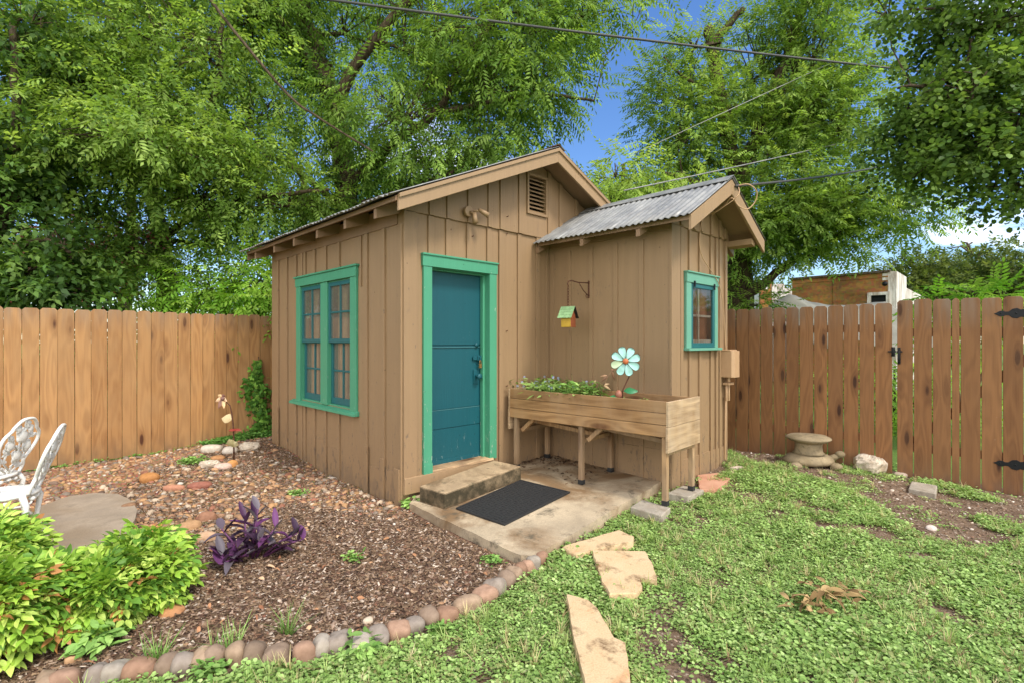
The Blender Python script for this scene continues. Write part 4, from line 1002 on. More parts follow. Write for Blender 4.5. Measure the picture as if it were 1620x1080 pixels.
for k in range(8):
    a = 2*PI*k/8+.30; ca, sa = math.cos(a), math.sin(a); m = MB(PF); Lp = .158
    prof = [(.02, .012), (.05, .022), (.085, .034), (.115, .041), (.14, .036), (.153, .02), (Lp, .0)]
    top = []; 
    vs = []; 
    for r, w_ in prof:
        for s_ in (-1, 0, 1): vs.append((r*ca-s_*w_*sa, r*sa+s_*w_*ca, .012*math.sin(r/Lp*3.1)-(0 if s_ else .012)+.004))
    fs = []
    for i in range(len(prof)-1):
        for s_ in (0, 1): b = i*3+s_; fs.append((b, b+3, b+4, b+1))
    n0 = len(vs); vs += [(x, y, z-.003) for x, y, z in vs]; fs += [tuple(n0+q for q in f[::-1]) for f in fs]
    bri = random.uniform(.9, 1.05); colp = tuple(c_*bri for c_ in (sr(160, 208, 196) if k not in (4,) else sr(186, 204, 164)))
    m.add(vs, fs, col=colp, smooth=True)
    m.tube([(r*ca-w_*sa, r*sa+w_*ca, .004+.012*math.sin(r/Lp*3.1)) for r, w_ in prof]+[(r*ca+w_*sa, r*sa-w_*ca, .004+.012*math.sin(r/Lp*3.1)) for r, w_ in prof[::-1]], .0022, 5, col=sr(60, 74, 66))
    m.build('petal', 'tintpaint', fw)
m = MB(PF); m.ball((0, 0, .012), .032, (1, 1, .55), 14, 8, .03, col=sr(176, 96, 50)); m.build('flower_center', 'tintpaint', fw)
def metal_leaf(mb, c, d, w_, up, col):
    c = Vector(c); d = Vector(d); s_ = d.cross(Vector(up)).normalized(); u_ = s_.cross(d).normalized(); vs = []; fs = []
    pr = [(0, .1), (.2, .75), (.45, 1), (.75, .65), (1, .03)]
    for q, ww in pr:
        for s2 in (-1, 0, 1): vs.append(c+d*q+s_*s2*ww*w_+u_*(.012 if s2 == 0 else .0)-Vector((0, 0, .03*q*q)))
    for i in range(4):
        for s2 in (0, 1): b = i*3+s2; fs.append((b, b+3, b+4, b+1))
    n0 = len(vs); vs += [v-u_*.002 for v in vs]; fs += [tuple(n0+q for q in f[::-1]) for f in fs]
    mb.add(vs, fs, col=col, smooth=True)
q = stem[1]
m = MB(ID); metal_leaf(m, q+Vector((.01, -.02, .0)), (.12, -.02, .03), .045, (0, -.6, .8), sr(44, 110, 66)); m.tube([q, q+Vector((.02, -.02, 0))], .003, 5, col=sr(80, 60, 45)); m.build('metal_leaf', 'tintpaint', fw)
m = MB(ID); metal_leaf(m, Vector(fp)+Vector((-.02, -.03, .135)), (-.12, -.0, .02), .045, (0, -.6, .8), sr(50, 120, 72)); m.build('metal_leaf', 'tintpaint', fw)
m = MB(ID); m.ball(Vector(fp)+Vector((-.03, -.02, .17)), .032, (1, 1, 1.3), 12, 8, .04, col=sr(150, 96, 74)); m.build('bud', 'tintpaint', fw)
# rusty garden stake
gp = gz(369, 730, .05); gY = gp[1]
gs = thing('garden_stake', 'rusty metal flower garden stake with worn leaves near the fence', 'garden ornament', (gp[0], gp[1], ghs(gp[0], gp[1])), 0)
w2 = lambda px, py, dy=0: at(px, py, gY+dy)
m = MB(ID); m.tube([w2(370, 730), w2(370, 700), w2(369, 672), w2(367, 655), w2(364, 641), w2(356, 633)], [.009, .009, .008, .008, .006, .006], 8); m.build('stem', 'rust', gs)
m = MB(ID); metal_leaf(m, w2(367, 663), w2(351, 657)-w2(367, 663), .06, (.1, -1, .2), sr(196, 174, 128)); metal_leaf(m, w2(369, 706), w2(362, 690, -.05)-w2(369, 706), .05, (.1, -1, .2), sr(178, 168, 120)); metal_leaf(m, w2(371, 706), w2(375, 694, -.05)-w2(371, 706), .035, (.1, -1, .2), sr(206, 196, 150)); m.build('metal_leaf', 'tintpaint', gs)
m = MB(ID)
for k in range(4): a = k*1.6; metal_leaf(m, w2(368, 680), Vector((.07*math.cos(a)+.03, .05*math.sin(a), .03)), .035, (0, -.3, 1), sr(146, 58, 48))
m.build('red_bloom', 'tintpaint', gs)
m = MB(ID)
for k in range(6): a = k*1.05; metal_leaf(m, w2(352, 630), Vector((.075*math.cos(a), -.03, .105*math.sin(a)))*.9, .028, (0, -1, 0), [sr(214, 178, 140), sr(140, 100, 84), sr(226, 190, 140)][k % 3])
m.ball(w2(352, 630, -.03), .025, (1, .7, 1), 10, 6, .05, col=sr(120, 86, 74)); m.build('bloom', 'tintpaint', gs)

# ================================================================== vegetation helpers
def frames(d, up=None, roll=None):
    """(n,3,3) matrices with local x along d, z near up"""
    d = d/np.linalg.norm(d, axis=1, keepdims=True); n = len(d)
    u = np.tile(np.array([[0, 0, 1.]]), (n, 1)) if up is None else up
    y = np.cross(u, d); l = np.linalg.norm(y, axis=1, keepdims=True); y = np.where(l < 1e-3, np.array([[0, 1., 0]]), y/np.maximum(l, 1e-6)); z = np.cross(d, y)
    if roll is not None:
        c, s = np.cos(roll)[:, None], np.sin(roll)[:, None]; y, z = y*c+z*s, z*c-y*s
    return np.stack([d, y, z], 2)
def inst(TV, TF, R, pos, sc):
    n = len(pos); k = len(TV)
    V = np.einsum('nij,kj->nki', R, TV)*np.asarray(sc).reshape(-1, 1, 1)+pos[:, None, :]
    Fx = TF[None]+(np.arange(n)*k)[:, None, None]
    return V.reshape(-1, 3), Fx.reshape(-1, TF.shape[1])
def leaf_quad(L, W, droop=0.):      # one folded diamond along x
    return np.array([[0, 0, 0], [.42*L, W/2, .14*W-droop*.3*L], [L, 0, -droop*L], [.42*L, -W/2, .14*W-droop*.3*L]]), np.array([[0, 3, 2, 1]])
def leaf_full(L, W, curl=.15):      # ovate leaf, 8 triangles as 4 quads
    V = np.array([[0, 0, 0], [.22*L, .42*W, .05*W], [.5*L, .5*W, .07*W-curl*.12*L], [.8*L, .26*W, -curl*.5*L+.03*W], [L, 0, -curl*L], [.8*L, -.26*W, -curl*.5*L+.03*W], [.5*L, -.5*W, .07*W-curl*.12*L], [.22*L, -.42*W, .05*W],
                  [.22*L, 0, -.04*W], [.5*L, 0, -.07*W-curl*.12*L], [.8*L, 0, -.03*W-curl*.5*L]])
    Fq = np.array([[0, 8, 1, 1], [8, 9, 2, 1], [9, 10, 3, 2], [10, 4, 3, 3], [0, 7, 8, 8], [7, 6, 9, 8], [6, 5, 10, 9], [5, 4, 10, 10]])
    T = []
    for f in Fq:
        u = list(dict.fromkeys(f)); T.append(u[:3]); 
        if len(u) == 4: T.append([u[0], u[2], u[3]])
    return V, np.array(T)
def round_leaf(L, W, cup=.12):
    V = np.array([[0, 0, 0], [.3*L, .44*W, cup*W], [.75*L, .4*W, cup*W], [L, 0, 0], [.75*L, -.4*W, cup*W], [.3*L, -.44*W, cup*W]]); return V, np.array([[0, 3, 2, 1], [0, 5, 4, 3]])
def merge(parts):
    V = []; Fx = []; b = 0
    for v, f in parts: V.append(v); Fx.append(f+b); b += len(v)
    return np.concatenate(V), np.concatenate(Fx)
def xf(v, pos, d, up=(0, 0, 1), s=1.):
    R = frames(np.array([d], float), np.array([up], float))[0]; return v*s@R.T+np.array(pos)
def pinnate(nl=9, L=.30, leafL=.085, leafW=.026, droop=.5, seed=0, leaf=leaf_quad):
    r = np.random.default_rng(seed); parts = []
    for i in range(nl):
        q = .25+.75*(i//2)/max(1, (nl-1)//2) if i < nl-1 else 1.0
        x = q*L; z = -droop*L*q*q; side = 1 if i % 2 else -1
        if i == nl-1: d = (1, r.uniform(-.2, .2), -droop*1.8)
        else: d = (.55+r.uniform(-.1, .2), side*(.9+r.uniform(-.15, .15)), -droop*q*1.2-r.uniform(.05, .45))
        v, f = leaf(leafL*r.uniform(.8, 1.1), leafW*r.uniform(.85, 1.15), r.uniform(.05, .3))
        parts.append((xf(v, (x, side*.004, z), d, (r.uniform(-.3, .3), r.uniform(-.3, .3), 1)), f))
    return merge(parts)
def twig_leaves(nl=7, L=.22, leafL=.055, leafW=.036, seed=0, leaf=leaf_quad):
    r = np.random.default_rng(seed); parts = []
    for i in range(nl):
        q = (i+.6)/nl; a = i*2.4+r.uniform(-.4, .4)
        v, f = leaf(leafL*r.uniform(.75, 1.15), leafW*r.uniform(.85, 1.15), r.uniform(0, .3))
        parts.append((xf(v, (q*L, .01*math.cos(a), .01*math.sin(a)-.12*L*q*q), (.6, math.cos(a), .55*math.sin(a)-.15), (r.uniform(-.4, .4), r.uniform(-.4, .4), 1)), f))
    return merge(parts)
def tints(n, cols, per, jit=.12, w=None):
    """n sprays x per faces: colour per spray with small jitter per face group"""
    cols = np.array(cols); k = rng.choice(len(cols), n, p=w); c = cols[k]*(1+rng.normal(0, jit, (n, 1)))
    c = np.repeat(c, per, 0)*(1+rng.normal(0, jit*.5, (n*per, 1))); return np.clip(c, .004, .9)

class Limb:
    def __init__(s, mb, pts, r0, r1, n=8):
        P_ = [np.array(p, float) for p in pts]; out = []
        for i in range(len(P_)-1):
            p0, p1, p2, p3 = [P_[max(0, min(len(P_)-1, i+o))] for o in (-1, 0, 1, 2)]
            for j in range(5):
                q = j/5; out.append(.5*((2*p1)+(-p0+p2)*q+(2*p0-5*p1+4*p2-p3)*q*q+(-p0+3*p1-3*p2+p3)*q**3))
        out.append(P_[-1]); out = [p+rng.normal(0, .018*r0/.15, 3)*(0 < i < len(out)-1) for i, p in enumerate(out)]
        m = len(out); R = [r0+(r1-r0)*(i/(m-1))**.8 for i in range(m)]
        mb.tube(out, R, n); s.pts = out; s.R = R

def tree(name, label, base, limbs, blobs, tmpl, cols, per_blob, spread=.34, group=None, mat='leaf', w=None, droop=.35, sc=(.8, 1.25), cl=9, cat='tree', twigs=True, gap=0.0, seed=1, ivy=0):
    """limbs: list of (points, r0, r1); blobs: list of (centre, (rx,ry,rz), weight)"""
    r = np.random.default_rng(seed)
    root = thing(name, label, cat, base, 0, group)
    mb = MB(ID); nodes = []; nrad = []
    for pts, r0, r1 in limbs:
        l = Limb(mb, pts, r0, r1); nodes += l.pts; nrad += l.R
    N = np.array(nodes); allpos = []; alld = []
    for (c, rad, wt) in blobs:
        c = np.array(c); rad = np.array(rad); nc = max(3, int(per_blob*wt/cl))
        u = r.normal(0, 1, (nc*3, 3)); u /= np.linalg.norm(u, axis=1, keepdims=True); q = r.random((nc*3, 1))**.42
        pos = c+u*q*rad
        if gap > 0: keep = vnoise(pos[:, 0]*1.0+pos[:, 1]*.6, pos[:, 2], 1.6) > gap; pos = pos[keep]; u = u[keep]
        pos = pos[:nc]; u = u[:nc]
        # branch from the nearest limb node to the blob, then twigs to clusters
        j = np.argmin(((N-c)**2).sum(1)+((N[:, 2]-c[2]) > 0)*2); hub = c+np.array([0, 0, -.15*rad[2]])
        st_ = N[j]; mid = (st_+hub)/2+np.array([r.normal(0, .12), r.normal(0, .12), .12])
        if twigs:
            rr = min(.05, nrad[j]*.55); mb.tube([st_, mid, hub], [rr, rr*.7, rr*.45], 6)
            for p in pos[::1]:
                s_ = hub if np.linalg.norm(p-hub) < np.linalg.norm(p-mid) else mid
                q1 = s_+(p-s_)*.55+r.normal(0, .05, 3)+np.array([0, 0, .06]); mb.tube([s_, q1, p], [rr*.36, .009, .004], 4, cap=False)
        for p, uu in zip(pos, u):
            n = max(2, int(r.poisson(cl))); out = uu*.6+np.array([0, 0, .05])+r.normal(0, .25, 3)
            off = r.normal(0, 1, (n, 3))*np.array([spread, spread, spread*.55]); allpos.append(p+off)
            alld.append(out*.5+off/spread*.5+r.normal(0, .35, (n, 3))+np.array([0, 0, -droop]))
    pos = np.concatenate(allpos); d = np.concatenate(alld); n = len(pos)
    mb.build('trunk', 'bark', root)
    if ivy:
        Pi = []; Ui = []
        for pts, r0, r1 in limbs[:ivy]:
            l = Limb(MB(ID), pts, r0, r1); A_ = np.array(l.pts)
            for i in range(len(A_)-1):
                for _ in range(int(np.linalg.norm(A_[i+1]-A_[i])*130)):
                    u_ = r.normal(0, 1, 3); u_ /= np.linalg.norm(u_); q_ = A_[i]+(A_[i+1]-A_[i])*r.random()+u_*(l.R[i]*1.05+abs(r.normal(0, .07))); Pi.append(q_); Ui.append(u_)
        Pi = np.array(Pi); Ui = np.array(Ui); V_, F_ = inst(*TWB[0], frames(Ui+r.normal(0, .6, Ui.shape)+np.array([0, 0, -.5]), Ui+r.normal(0, .3, Ui.shape)), Pi, r.uniform(.5, .9, len(Pi)))
        o = np_mesh('ivy', V_-np.array(root.location), F_, M['leafdark'], tints(len(Pi), G_DARK, len(TWB[0][1]), .16)); o.parent = root
    Vs = []; Fs = []; Ts = []; b = 0; which = r.integers(0, len(tmpl), n); up = np.tile([[0, 0, 1.]], (n, 1))+r.normal(0, .3, (n, 3)); R = frames(d, up)
    for k, (TV, TF) in enumerate(tmpl):
        s_ = which == k; m = s_.sum()
        if not m: continue
        V_, F_ = inst(TV, TF, R[s_], pos[s_], r.uniform(sc[0], sc[1], m)); Vs.append(V_); Fs.append(F_+b); b += len(V_); Ts.append(tints(m, cols, len(TF), .16, w))
    o = np_mesh('crown', np.concatenate(Vs)-np.array(root.location), np.concatenate(Fs), M[mat], np.concatenate(Ts)); o.parent = root
    return root
def bl(px, py, Y, rx, ry, wt=1, rd=None):
    k = Y/F; return (at(px, py, Y), (rx*k, (rd or (rx+ry)/2)*k, ry*k), wt)

PIN = [pinnate(11, .38, .108, .034, .3, s) for s in range(4)]+[pinnate(9, .32, .10, .033, .5, 9)]
PINS = [pinnate(9, .30, .092, .032, .2, 20+s) for s in range(4)]
TWB = [twig_leaves(8, .26, .10, .055, s) for s in range(4)]
TWR = [twig_leaves(8, .20, .058, .05, 40+s, lambda L, W, d=0: round_leaf(L, W, .1)) for s in range(4)]
PINF = [pinnate(11, .30, .088, .030, .12, 120+s) for s in range(5)]
TWS = [twig_leaves(10, .28, .078, .042, 60+s) for s in range(4)]
G_MID = [sr(126, 156, 68), sr(108, 140, 58), sr(148, 176, 82), sr(88, 118, 50)]
G_LIGHT = [sr(142, 170, 78), sr(122, 152, 66), sr(162, 186, 94), sr(102, 132, 58)]
G_DARK = [sr(78, 108, 48), sr(62, 90, 40), sr(98, 130, 58), sr(118, 146, 70)]
G_OLIVE = [sr(104, 120, 58), sr(88, 106, 50), sr(120, 132, 70), sr(74, 92, 44)]

# --- the big pinnate-leaved tree behind the shed
Yp = 9.6
tree('shade_tree', 'big ivy trunked shade tree with drooping compound leaves rising behind the shed', (at(560, 560, Yp)[0], Yp, 0),
     [([(at(560, 560, Yp)[0], Yp, -.1), at(556, 400, Yp), at(545, 280, Yp), at(532, 200, Yp), at(510, 110, Yp), at(480, 20, Yp), at(450, -120, Yp)], .26, .12),
      ([at(520, 150, Yp), at(470, 70, Yp-.3), at(420, 15, Yp-.5), at(350, -70, Yp-.8)], .16, .07),
      ([at(545, 300, Yp), at(600, 250, Yp-.3), at(690, 175, Yp-.7), at(720, 120, Yp-.9), at(790, 20, Yp-1.1)], .11, .04),
      ([at(690, 180, Yp-.7), at(760, 165, Yp-.9), at(850, 150, Yp-1.), at(940, 160, Yp-1)], .06, .02),
      ([at(525, 170, Yp), at(580, 80, Yp-.3), at(660, -10, Yp-.5), at(760, -80, Yp-.7)], .13, .05),
      ([at(550, 330, Yp), at(640, 300, Yp-.5), at(720, 270, Yp-.9)], .07, .025),
      ([at(550, 340, Yp), at(470, 270, Yp-.5), at(400, 240, Yp-.9)], .08, .03)],
     [bl(400, 30, 9.0, 100, 70, .8), bl(590, 60, 10.4, 110, 80, .7), bl(640, 70, 9.4, 60, 70, .5), bl(690, 40, 8.9, 140, 90, 1.2), bl(810, 50, 8.8, 120, 90), bl(920, 25, 8.9, 90, 55, .8), bl(640, 170, 8.9, 120, 90, 1.1), bl(760, 150, 8.7, 120, 90, 1.1),
      bl(845, 125, 8.7, 70, 70, .6), bl(690, 250, 9.0, 90, 50, .7), bl(610, 270, 10.2, 70, 55, .5), bl(405, 180, 8.9, 85, 85, .8), bl(775, 235, 8.9, 65, 40, .4), bl(470, 330, 9.2, 50, 35, .35),
      bl(600, -90, 9.4, 260, 90, 1.6), bl(880, -70, 9, 180, 70, 1.0), bl(300, -60, 9, 200, 90, 1.2), bl(1000, 40, 9.0, 40, 40, .25), bl(480, 130, 10.3, 70, 70, .4)],
     PIN, G_MID, 540, .30, None, 'leaf', [.4, .25, .25, .1], .3, gap=.34, seed=11, ivy=2)
# ivy on that trunk is part of the tree
# --- layered tree on the left behind the fence
Yh = 8.9
tree('shade_tree', 'layered light green tree leaning over the left fence with sprays reaching right', (at(262, 560, Yh)[0], Yh, 0),
     [([(at(262, 560, Yh)[0], Yh, -.1), at(262, 470, Yh), at(255, 380, Yh), at(230, 270, Yh), at(215, 130, Yh), at(190, -40, Yh)], .19, .07),
      ([at(255, 380, Yh), at(330, 330, Yh-.4), at(430, 310, Yh-.7), at(520, 300, Yh-1)], .08, .02),
      ([at(235, 280, Yh), at(150, 200, Yh-.5), at(60, 150, Yh-1)], .08, .03), ([at(238, 300, Yh), at(310, 220, Yh-.5), at(345, 130, Yh-.8), at(350, 30, Yh-1)], .09, .03),
      ([at(256, 390, Yh), at(180, 350, Yh-.5), at(90, 330, Yh-.9)], .06, .02), ([at(318, -20, 7.3), at(375, 55, 7.3), at(455, 150, 7.35), at(510, 190, 7.4), at(590, 240, 7.5)], .026, .012), ([at(-60, 130, 7.4), at(80, 170, 7.3), at(210, 215, 7.2), at(330, 255, 7.2)], .03, .01)],
     [bl(250, 60, 8.2, 130, 80), bl(130, 130, 7.8, 130, 70), bl(280, 180, 8, 120, 75), bl(370, 250, 8.1, 85, 55, .75), bl(160, 260, 7.7, 130, 65), bl(310, 320, 8.1, 120, 60), bl(225, 400, 8.4, 90, 45, .6),
      bl(110, 330, 7.9, 90, 45, .6), bl(50, 40, 8, 100, 80), bl(340, 110, 8.2, 80, 65, .6), bl(450, 320, 8.4, 80, 50, .6), bl(320, 385, 8.6, 60, 25, .25), bl(180, -80, 8.2, 250, 80, 1.4), bl(200, 225, 7.25, 150, 28, .8), bl(60, 190, 7.3, 90, 30, .5), bl(490, 340, 8.9, 40, 25, .2)],
     PINS+TWS, G_LIGHT, 620, .28, None, 'leaf', [.35, .3, .2, .15], .3, gap=.34, seed=12)
# --- dark broad leaves at the left edge
Yd = 6.9
tree('evergreen_tree', 'dark glossy leaved tree at the left edge above the fence', (at(-40, 560, Yd)[0], Yd, 0),
     [([(at(-40, 560, Yd)[0], Yd, -.1), at(-20, 420, Yd), at(10, 320, Yd), at(25, 200, Yd), at(20, 40, Yd)], .12, .04), ([at(-20, 420, Yd), at(60, 380, Yd-.2), at(110, 400, Yd-.3)], .05, .02)],
     [bl(10, 330, 6.9, 75, 70), bl(30, 440, 6.75, 75, 50, 1.1), bl(80, 400, 6.9, 50, 55, .7), bl(20, 240, 7, 75, 60, .9), bl(-60, 360, 6.8, 90, 130, .8), bl(40, 110, 7.2, 70, 60, .6), bl(90, 460, 6.8, 60, 28, .5), bl(50, 30, 7.2, 80, 50, .5)],
     TWB, G_DARK, 330, .24, None, 'leafdark', [.35, .3, .2, .15], .2, gap=.2, seed=13)
# --- background trees that close the view behind the left fence
for i, (px, Y, lab, bls, cols) in enumerate((
    (200, 14.5, 'dark dense tree farther back behind the layered left tree', [(60, 200, 150, 160), (220, 260, 150, 150), (330, 170, 140, 150), (120, 60, 160, 120), (150, 400, 160, 70), (300, 380, 120, 70), (-80, 300, 140, 200), (320, 20, 120, 80)], G_MID),
    (470, 15.5, 'mid green tree farther back seen past the big shade trunk', [(440, 250, 110, 110), (560, 180, 110, 130), (640, 290, 110, 60), (470, 380, 110, 60), (520, 60, 100, 90)], G_LIGHT),
    (980, 14.5, 'light green tree farther back rising over the annex roof ridge', [(970, 330, 70, 40), (1000, 380, 120, 60), (1090, 350, 80, 60)], G_LIGHT))):
    X0 = at(px, 540, Y)[0]
    tree('background_tree', lab, (X0, Y, 0), [([(X0, Y, -.1), (X0, Y, 2), at(px+10, bls[0][1]+60, Y), at(px-10, bls[0][1], Y)], .22, .06), ([(X0, Y, 2.4), at(px+80, bls[0][1]+60, Y-.5)], .08, .03), ([(X0, Y, 2.2), at(px-90, bls[0][1]+80, Y-.4)], .08, .03)],
         [bl(a, b, Y, c_, d_) for a, b, c_, d_ in bls], [pinnate(7, .38, .15, .06, .3, 70+i), twig_leaves(8, .34, .13, .065, 80+i)], cols, 270, .42, None, 'leaf', [.35, .3, .2, .15], .25, gap=.27, seed=30+i)
Yc = 8.7
tree('crape_myrtle', 'pink flowering shrub seen through the trees above the left fence', (at(140, 560, Yc)[0], Yc, 0), [([(at(140, 560, Yc)[0], Yc, -.1), at(135, 470, Yc), at(140, 400, Yc)], .05, .02)],
     [bl(120, 425, Yc, 45, 35), bl(180, 400, Yc, 30, 35), bl(60, 395, Yc, 40, 35, .7)], TWS, [sr(214, 130, 140), sr(190, 96, 112), sr(100, 130, 60)], 260, .3, None, 'leaf', [.45, .25, .3], .1, cat='shrub', seed=41)
Ys = 8.3
tree('bright_shrub', 'bright lime green shrub behind the left fence beside the shed corner', (at(360, 560, Ys)[0], Ys, 0), [([(at(360, 560, Ys)[0], Ys, -.1), at(355, 480, Ys), at(350, 440, Ys)], .05, .02)],
     [bl(340, 460, Ys, 60, 45), bl(400, 450, Ys, 50, 45), bl(280, 475, Ys, 50, 30, .7), bl(430, 480, Ys, 40, 40, .7), bl(350, 520, Ys, 120, 40)], PINS, [sr(150, 190, 70), sr(126, 172, 58), sr(172, 206, 92)], 330, .24, None, 'leaf', None, .3, cat='shrub', seed=42)
for i, (t0, lab) in enumerate(((-.6, 'dark undergrowth hidden behind the far left end of the orange fence'), (.7, 'dark undergrowth behind the middle of the orange fence'), (2.0, 'dark undergrowth behind the right end of the orange fence'))):
    q_ = fenceL0+dL*t0+np.array([-.69, .722])*1.35
    tree('undergrowth_bush', lab, (q_[0], q_[1], 0), [([(q_[0], q_[1], -.1), (q_[0], q_[1], .5), (q_[0], q_[1], 1.1)], .03, .015)], [((q_[0], q_[1], .55), (.62, .62, .5), 1), ((q_[0], q_[1], 1.2), (.6, .6, .4), .9)], TWB, G_DARK, 200, .13, 'undergrowth behind the left fence', 'leafdark', None, .2, cat='bush', seed=91+i)
# --- the tree to the right behind the annex
Yr = 10.0
R0 = at(1168, 560, Yr)[0]
tree('shade_tree', 'tall feathery tree with a broken top limb behind the annex', (R0, Yr, 0),
     [([(R0, Yr, -.1), at(1170, 470, Yr), at(1172, 380, Yr), at(1170, 300, Yr), at(1164, 262, Yr)], .27, .20),
      ([at(1166, 280, Yr), at(1150, 210, Yr), at(1135, 130, Yr), at(1128, 80, Yr), at(1122, 45, Yr)], .15, .10),
      ([at(1128, 70, Yr), at(1150, 42, Yr-.1), at(1176, 14, Yr-.2)], .085, .05), ([at(1166, 275, Yr), at(1195, 220, Yr), at(1230, 130, Yr), at(1262, 40, Yr), at(1300, -90, Yr)], .15, .07),
      ([at(1205, 200, Yr), at(1270, 160, Yr-.4), at(1330, 150, Yr-.6)], .06, .02), ([at(1171, 470, Yr), at(1205, 450, Yr-.3), at(1245, 420, Yr-.5), at(1290, 395, Yr-.8), at(1340, 360, Yr-1)], .11, .035),
      ([at(1168, 330, Yr), at(1110, 290, Yr-.4), at(1040, 270, Yr-.7)], .07, .02), ([at(1135, 150, Yr), at(1080, 120, Yr-.3), at(1050, 90, Yr-.3)], .05, .015), ([at(1172, 380, Yr), at(1250, 330, Yr-.5), at(1330, 310, Yr-.8), at(1430, 320, Yr-1)], .07, .02)],
     [bl(1080, 155, 10.2, 65, 80, .8), bl(1190, 115, 10.6, 80, 80, .8), bl(1285, 90, 9.7, 85, 100, 1.1), bl(1230, 205, 10.5, 80, 75, .7), bl(1265, 190, 9.5, 60, 60, .5), bl(1325, 190, 9.4, 60, 85, .8), bl(1100, 255, 10.3, 65, 55, .7), bl(1150, 170, 9.6, 40, 30, .2), bl(1210, 250, 9.5, 40, 30, .2), bl(1240, 130, 9.5, 45, 40, .3), bl(1270, 300, 9.4, 90, 70),
      bl(1230, 355, 9.4, 90, 45, .9), bl(1320, 315, 9.1, 70, 50, .8), bl(1260, 385, 9.3, 60, 22, .4), bl(1420, 325, 9, 60, 32, .45), bl(1310, -30, 9.6, 90, 50, .7), bl(1330, 375, 9.0, 50, 20, .25), bl(1075, 215, 9.8, 40, 45, .35), bl(1375, 110, 9.3, 25, 40, .15), bl(1100, 70, 9.9, 35, 35, .2), bl(1165, 400, 9.8, 40, 40, .2), bl(1185, 485, 9.8, 30, 12, .2)],
     PINF, G_LIGHT, 820, .24, None, 'leaf', [.4, .3, .15, .15], .05, gap=.28, cl=12, seed=51)
tree('bright_tree', 'bright green low tree between the shed roofs and the feathery tree', (at(1000, 560, 8.6)[0], 8.9, 0), [([(at(1000, 560, 8.9)[0], 8.9, -.1), at(1000, 420, 8.9), at(990, 330, 8.9), at(985, 260, 8.9)], .08, .03), ([at(1000, 380, 8.9), at(1060, 300, 8.8)], .04, .015)],
     [bl(985, 290, 8.8, 60, 40), bl(1050, 300, 8.9, 60, 50), bl(960, 315, 8.9, 50, 30, .6), bl(1090, 330, 9.2, 50, 40, .5), bl(1000, 380, 9, 120, 60, 1.)], PIN, [sr(152, 178, 80), sr(130, 158, 66), sr(174, 196, 98)], 240, .24, None, 'leaf', None, .5, gap=.15, seed=52)
# --- dark round-leaved tree overhanging from the right
Ye = 5.9
tree('overhanging_tree', 'dark round leaved tree overhanging the gate from the right edge', (at(1820, 560, Ye)[0], Ye, 0),
     [([(at(1820, 560, Ye)[0], Ye, -.1), at(1815, 400, Ye), at(1800, 250, Ye), at(1770, 100, Ye), at(1740, -60, Ye)], .2, .08), ([at(1800, 250, Ye), at(1700, 150, Ye-.2), at(1590, 125, Ye-.3), at(1490, 130, Ye-.3), at(1420, 140, Ye-.3)], .08, .012),
      ([at(1800, 270, Ye), at(1690, 240, Ye-.2), at(1590, 230, Ye-.3), at(1480, 210, Ye-.2)], .06, .012), ([at(1775, 110, Ye), at(1640, 40, Ye), at(1520, 20, Ye), at(1440, 15, Ye)], .06, .012)],
     [bl(1570, 40, 5.7, 85, 60), bl(1610, 150, 5.6, 90, 70, 1.1), bl(1520, 150, 5.6, 75, 55), bl(1480, 210, 5.7, 60, 55, .8), bl(1560, 230, 5.6, 85, 60, 1.1), bl(1600, 290, 5.6, 50, 32, .5), bl(1450, 175, 5.8, 35, 30, .2), bl(1500, 270, 5.7, 60, 30, .5),
      bl(1405, 25, 5.8, 50, 14, .14), bl(1490, 50, 5.8, 45, 45, .4), bl(1700, 100, 5.7, 90, 120, 1), bl(1680, 260, 5.6, 70, 60, .7), bl(1600, -60, 5.7, 150, 60, 1), bl(1440, 240, 5.8, 30, 25, .15)],
     TWR, [sr(96, 124, 56), sr(78, 104, 48), sr(120, 148, 68), sr(136, 162, 84)], 330, .17, None, 'leafdark', [.35, .3, .2, .15], .15, gap=.16, seed=61)
# --- far trees on the right
FARL = [twig_leaves(9, .6, .26, .16, 90+s) for s in range(3)]
for i, (px, py, Y, rx, ry, lab) in enumerate(((1450, 440, 34, 45, 45, 'distant olive tree just right of the weathered building'), (1525, 430, 38, 50, 48, 'distant rounded olive tree above the gate'), (1600, 425, 33, 55, 50, 'distant olive tree at the right edge beyond the gate'), (1380, 495, 40, 40, 15, 'low distant tree behind the weathered building'), (1190, 470, 36, 40, 20, 'pale distant tree behind the small outbuilding'))):
    X0 = at(px, 540, Y)[0]
    tree('distant_tree', lab, (X0, Y, 0), [([(X0, Y, -.1), at(px, 520, Y), at(px, py, Y)], .3, .1)], [bl(px, py, Y, rx, ry), bl(px-rx*.5, py+ry*.4, Y, rx*.6, ry*.6, .6), bl(px+rx*.5, py+ry*.3, Y, rx*.6, ry*.6, .6), bl(px, py+60, Y, rx*1.1, 40, .8)], FARL, G_OLIVE, 420, .6, 'distant olive trees', 'leaf', None, .1, sc=(.7, 1.1), seed=70+i)
X0 = at(1538, 540, 36)[0]; db = thing('dead_tree', 'bare dead branches above the distant trees', 'tree', (X0, 36, 0)); m = MB(ID)
for pts in (((1538, 480), (1540, 420), (1535, 400), (1520, 390), (1504, 393)), ((1538, 405), (1530, 385), (1520, 383)), ((1540, 420), (1552, 398), (1562, 386)), ((1545, 410), (1556, 402), (1560, 402)), ((1537, 400), (1528, 390), (1538, 384))):
    m.tube([at(a, b, 36) for a, b in pts], [.085-.012*i for i in range(len(pts))], 5)
m.build('trunk', 'bark', db)
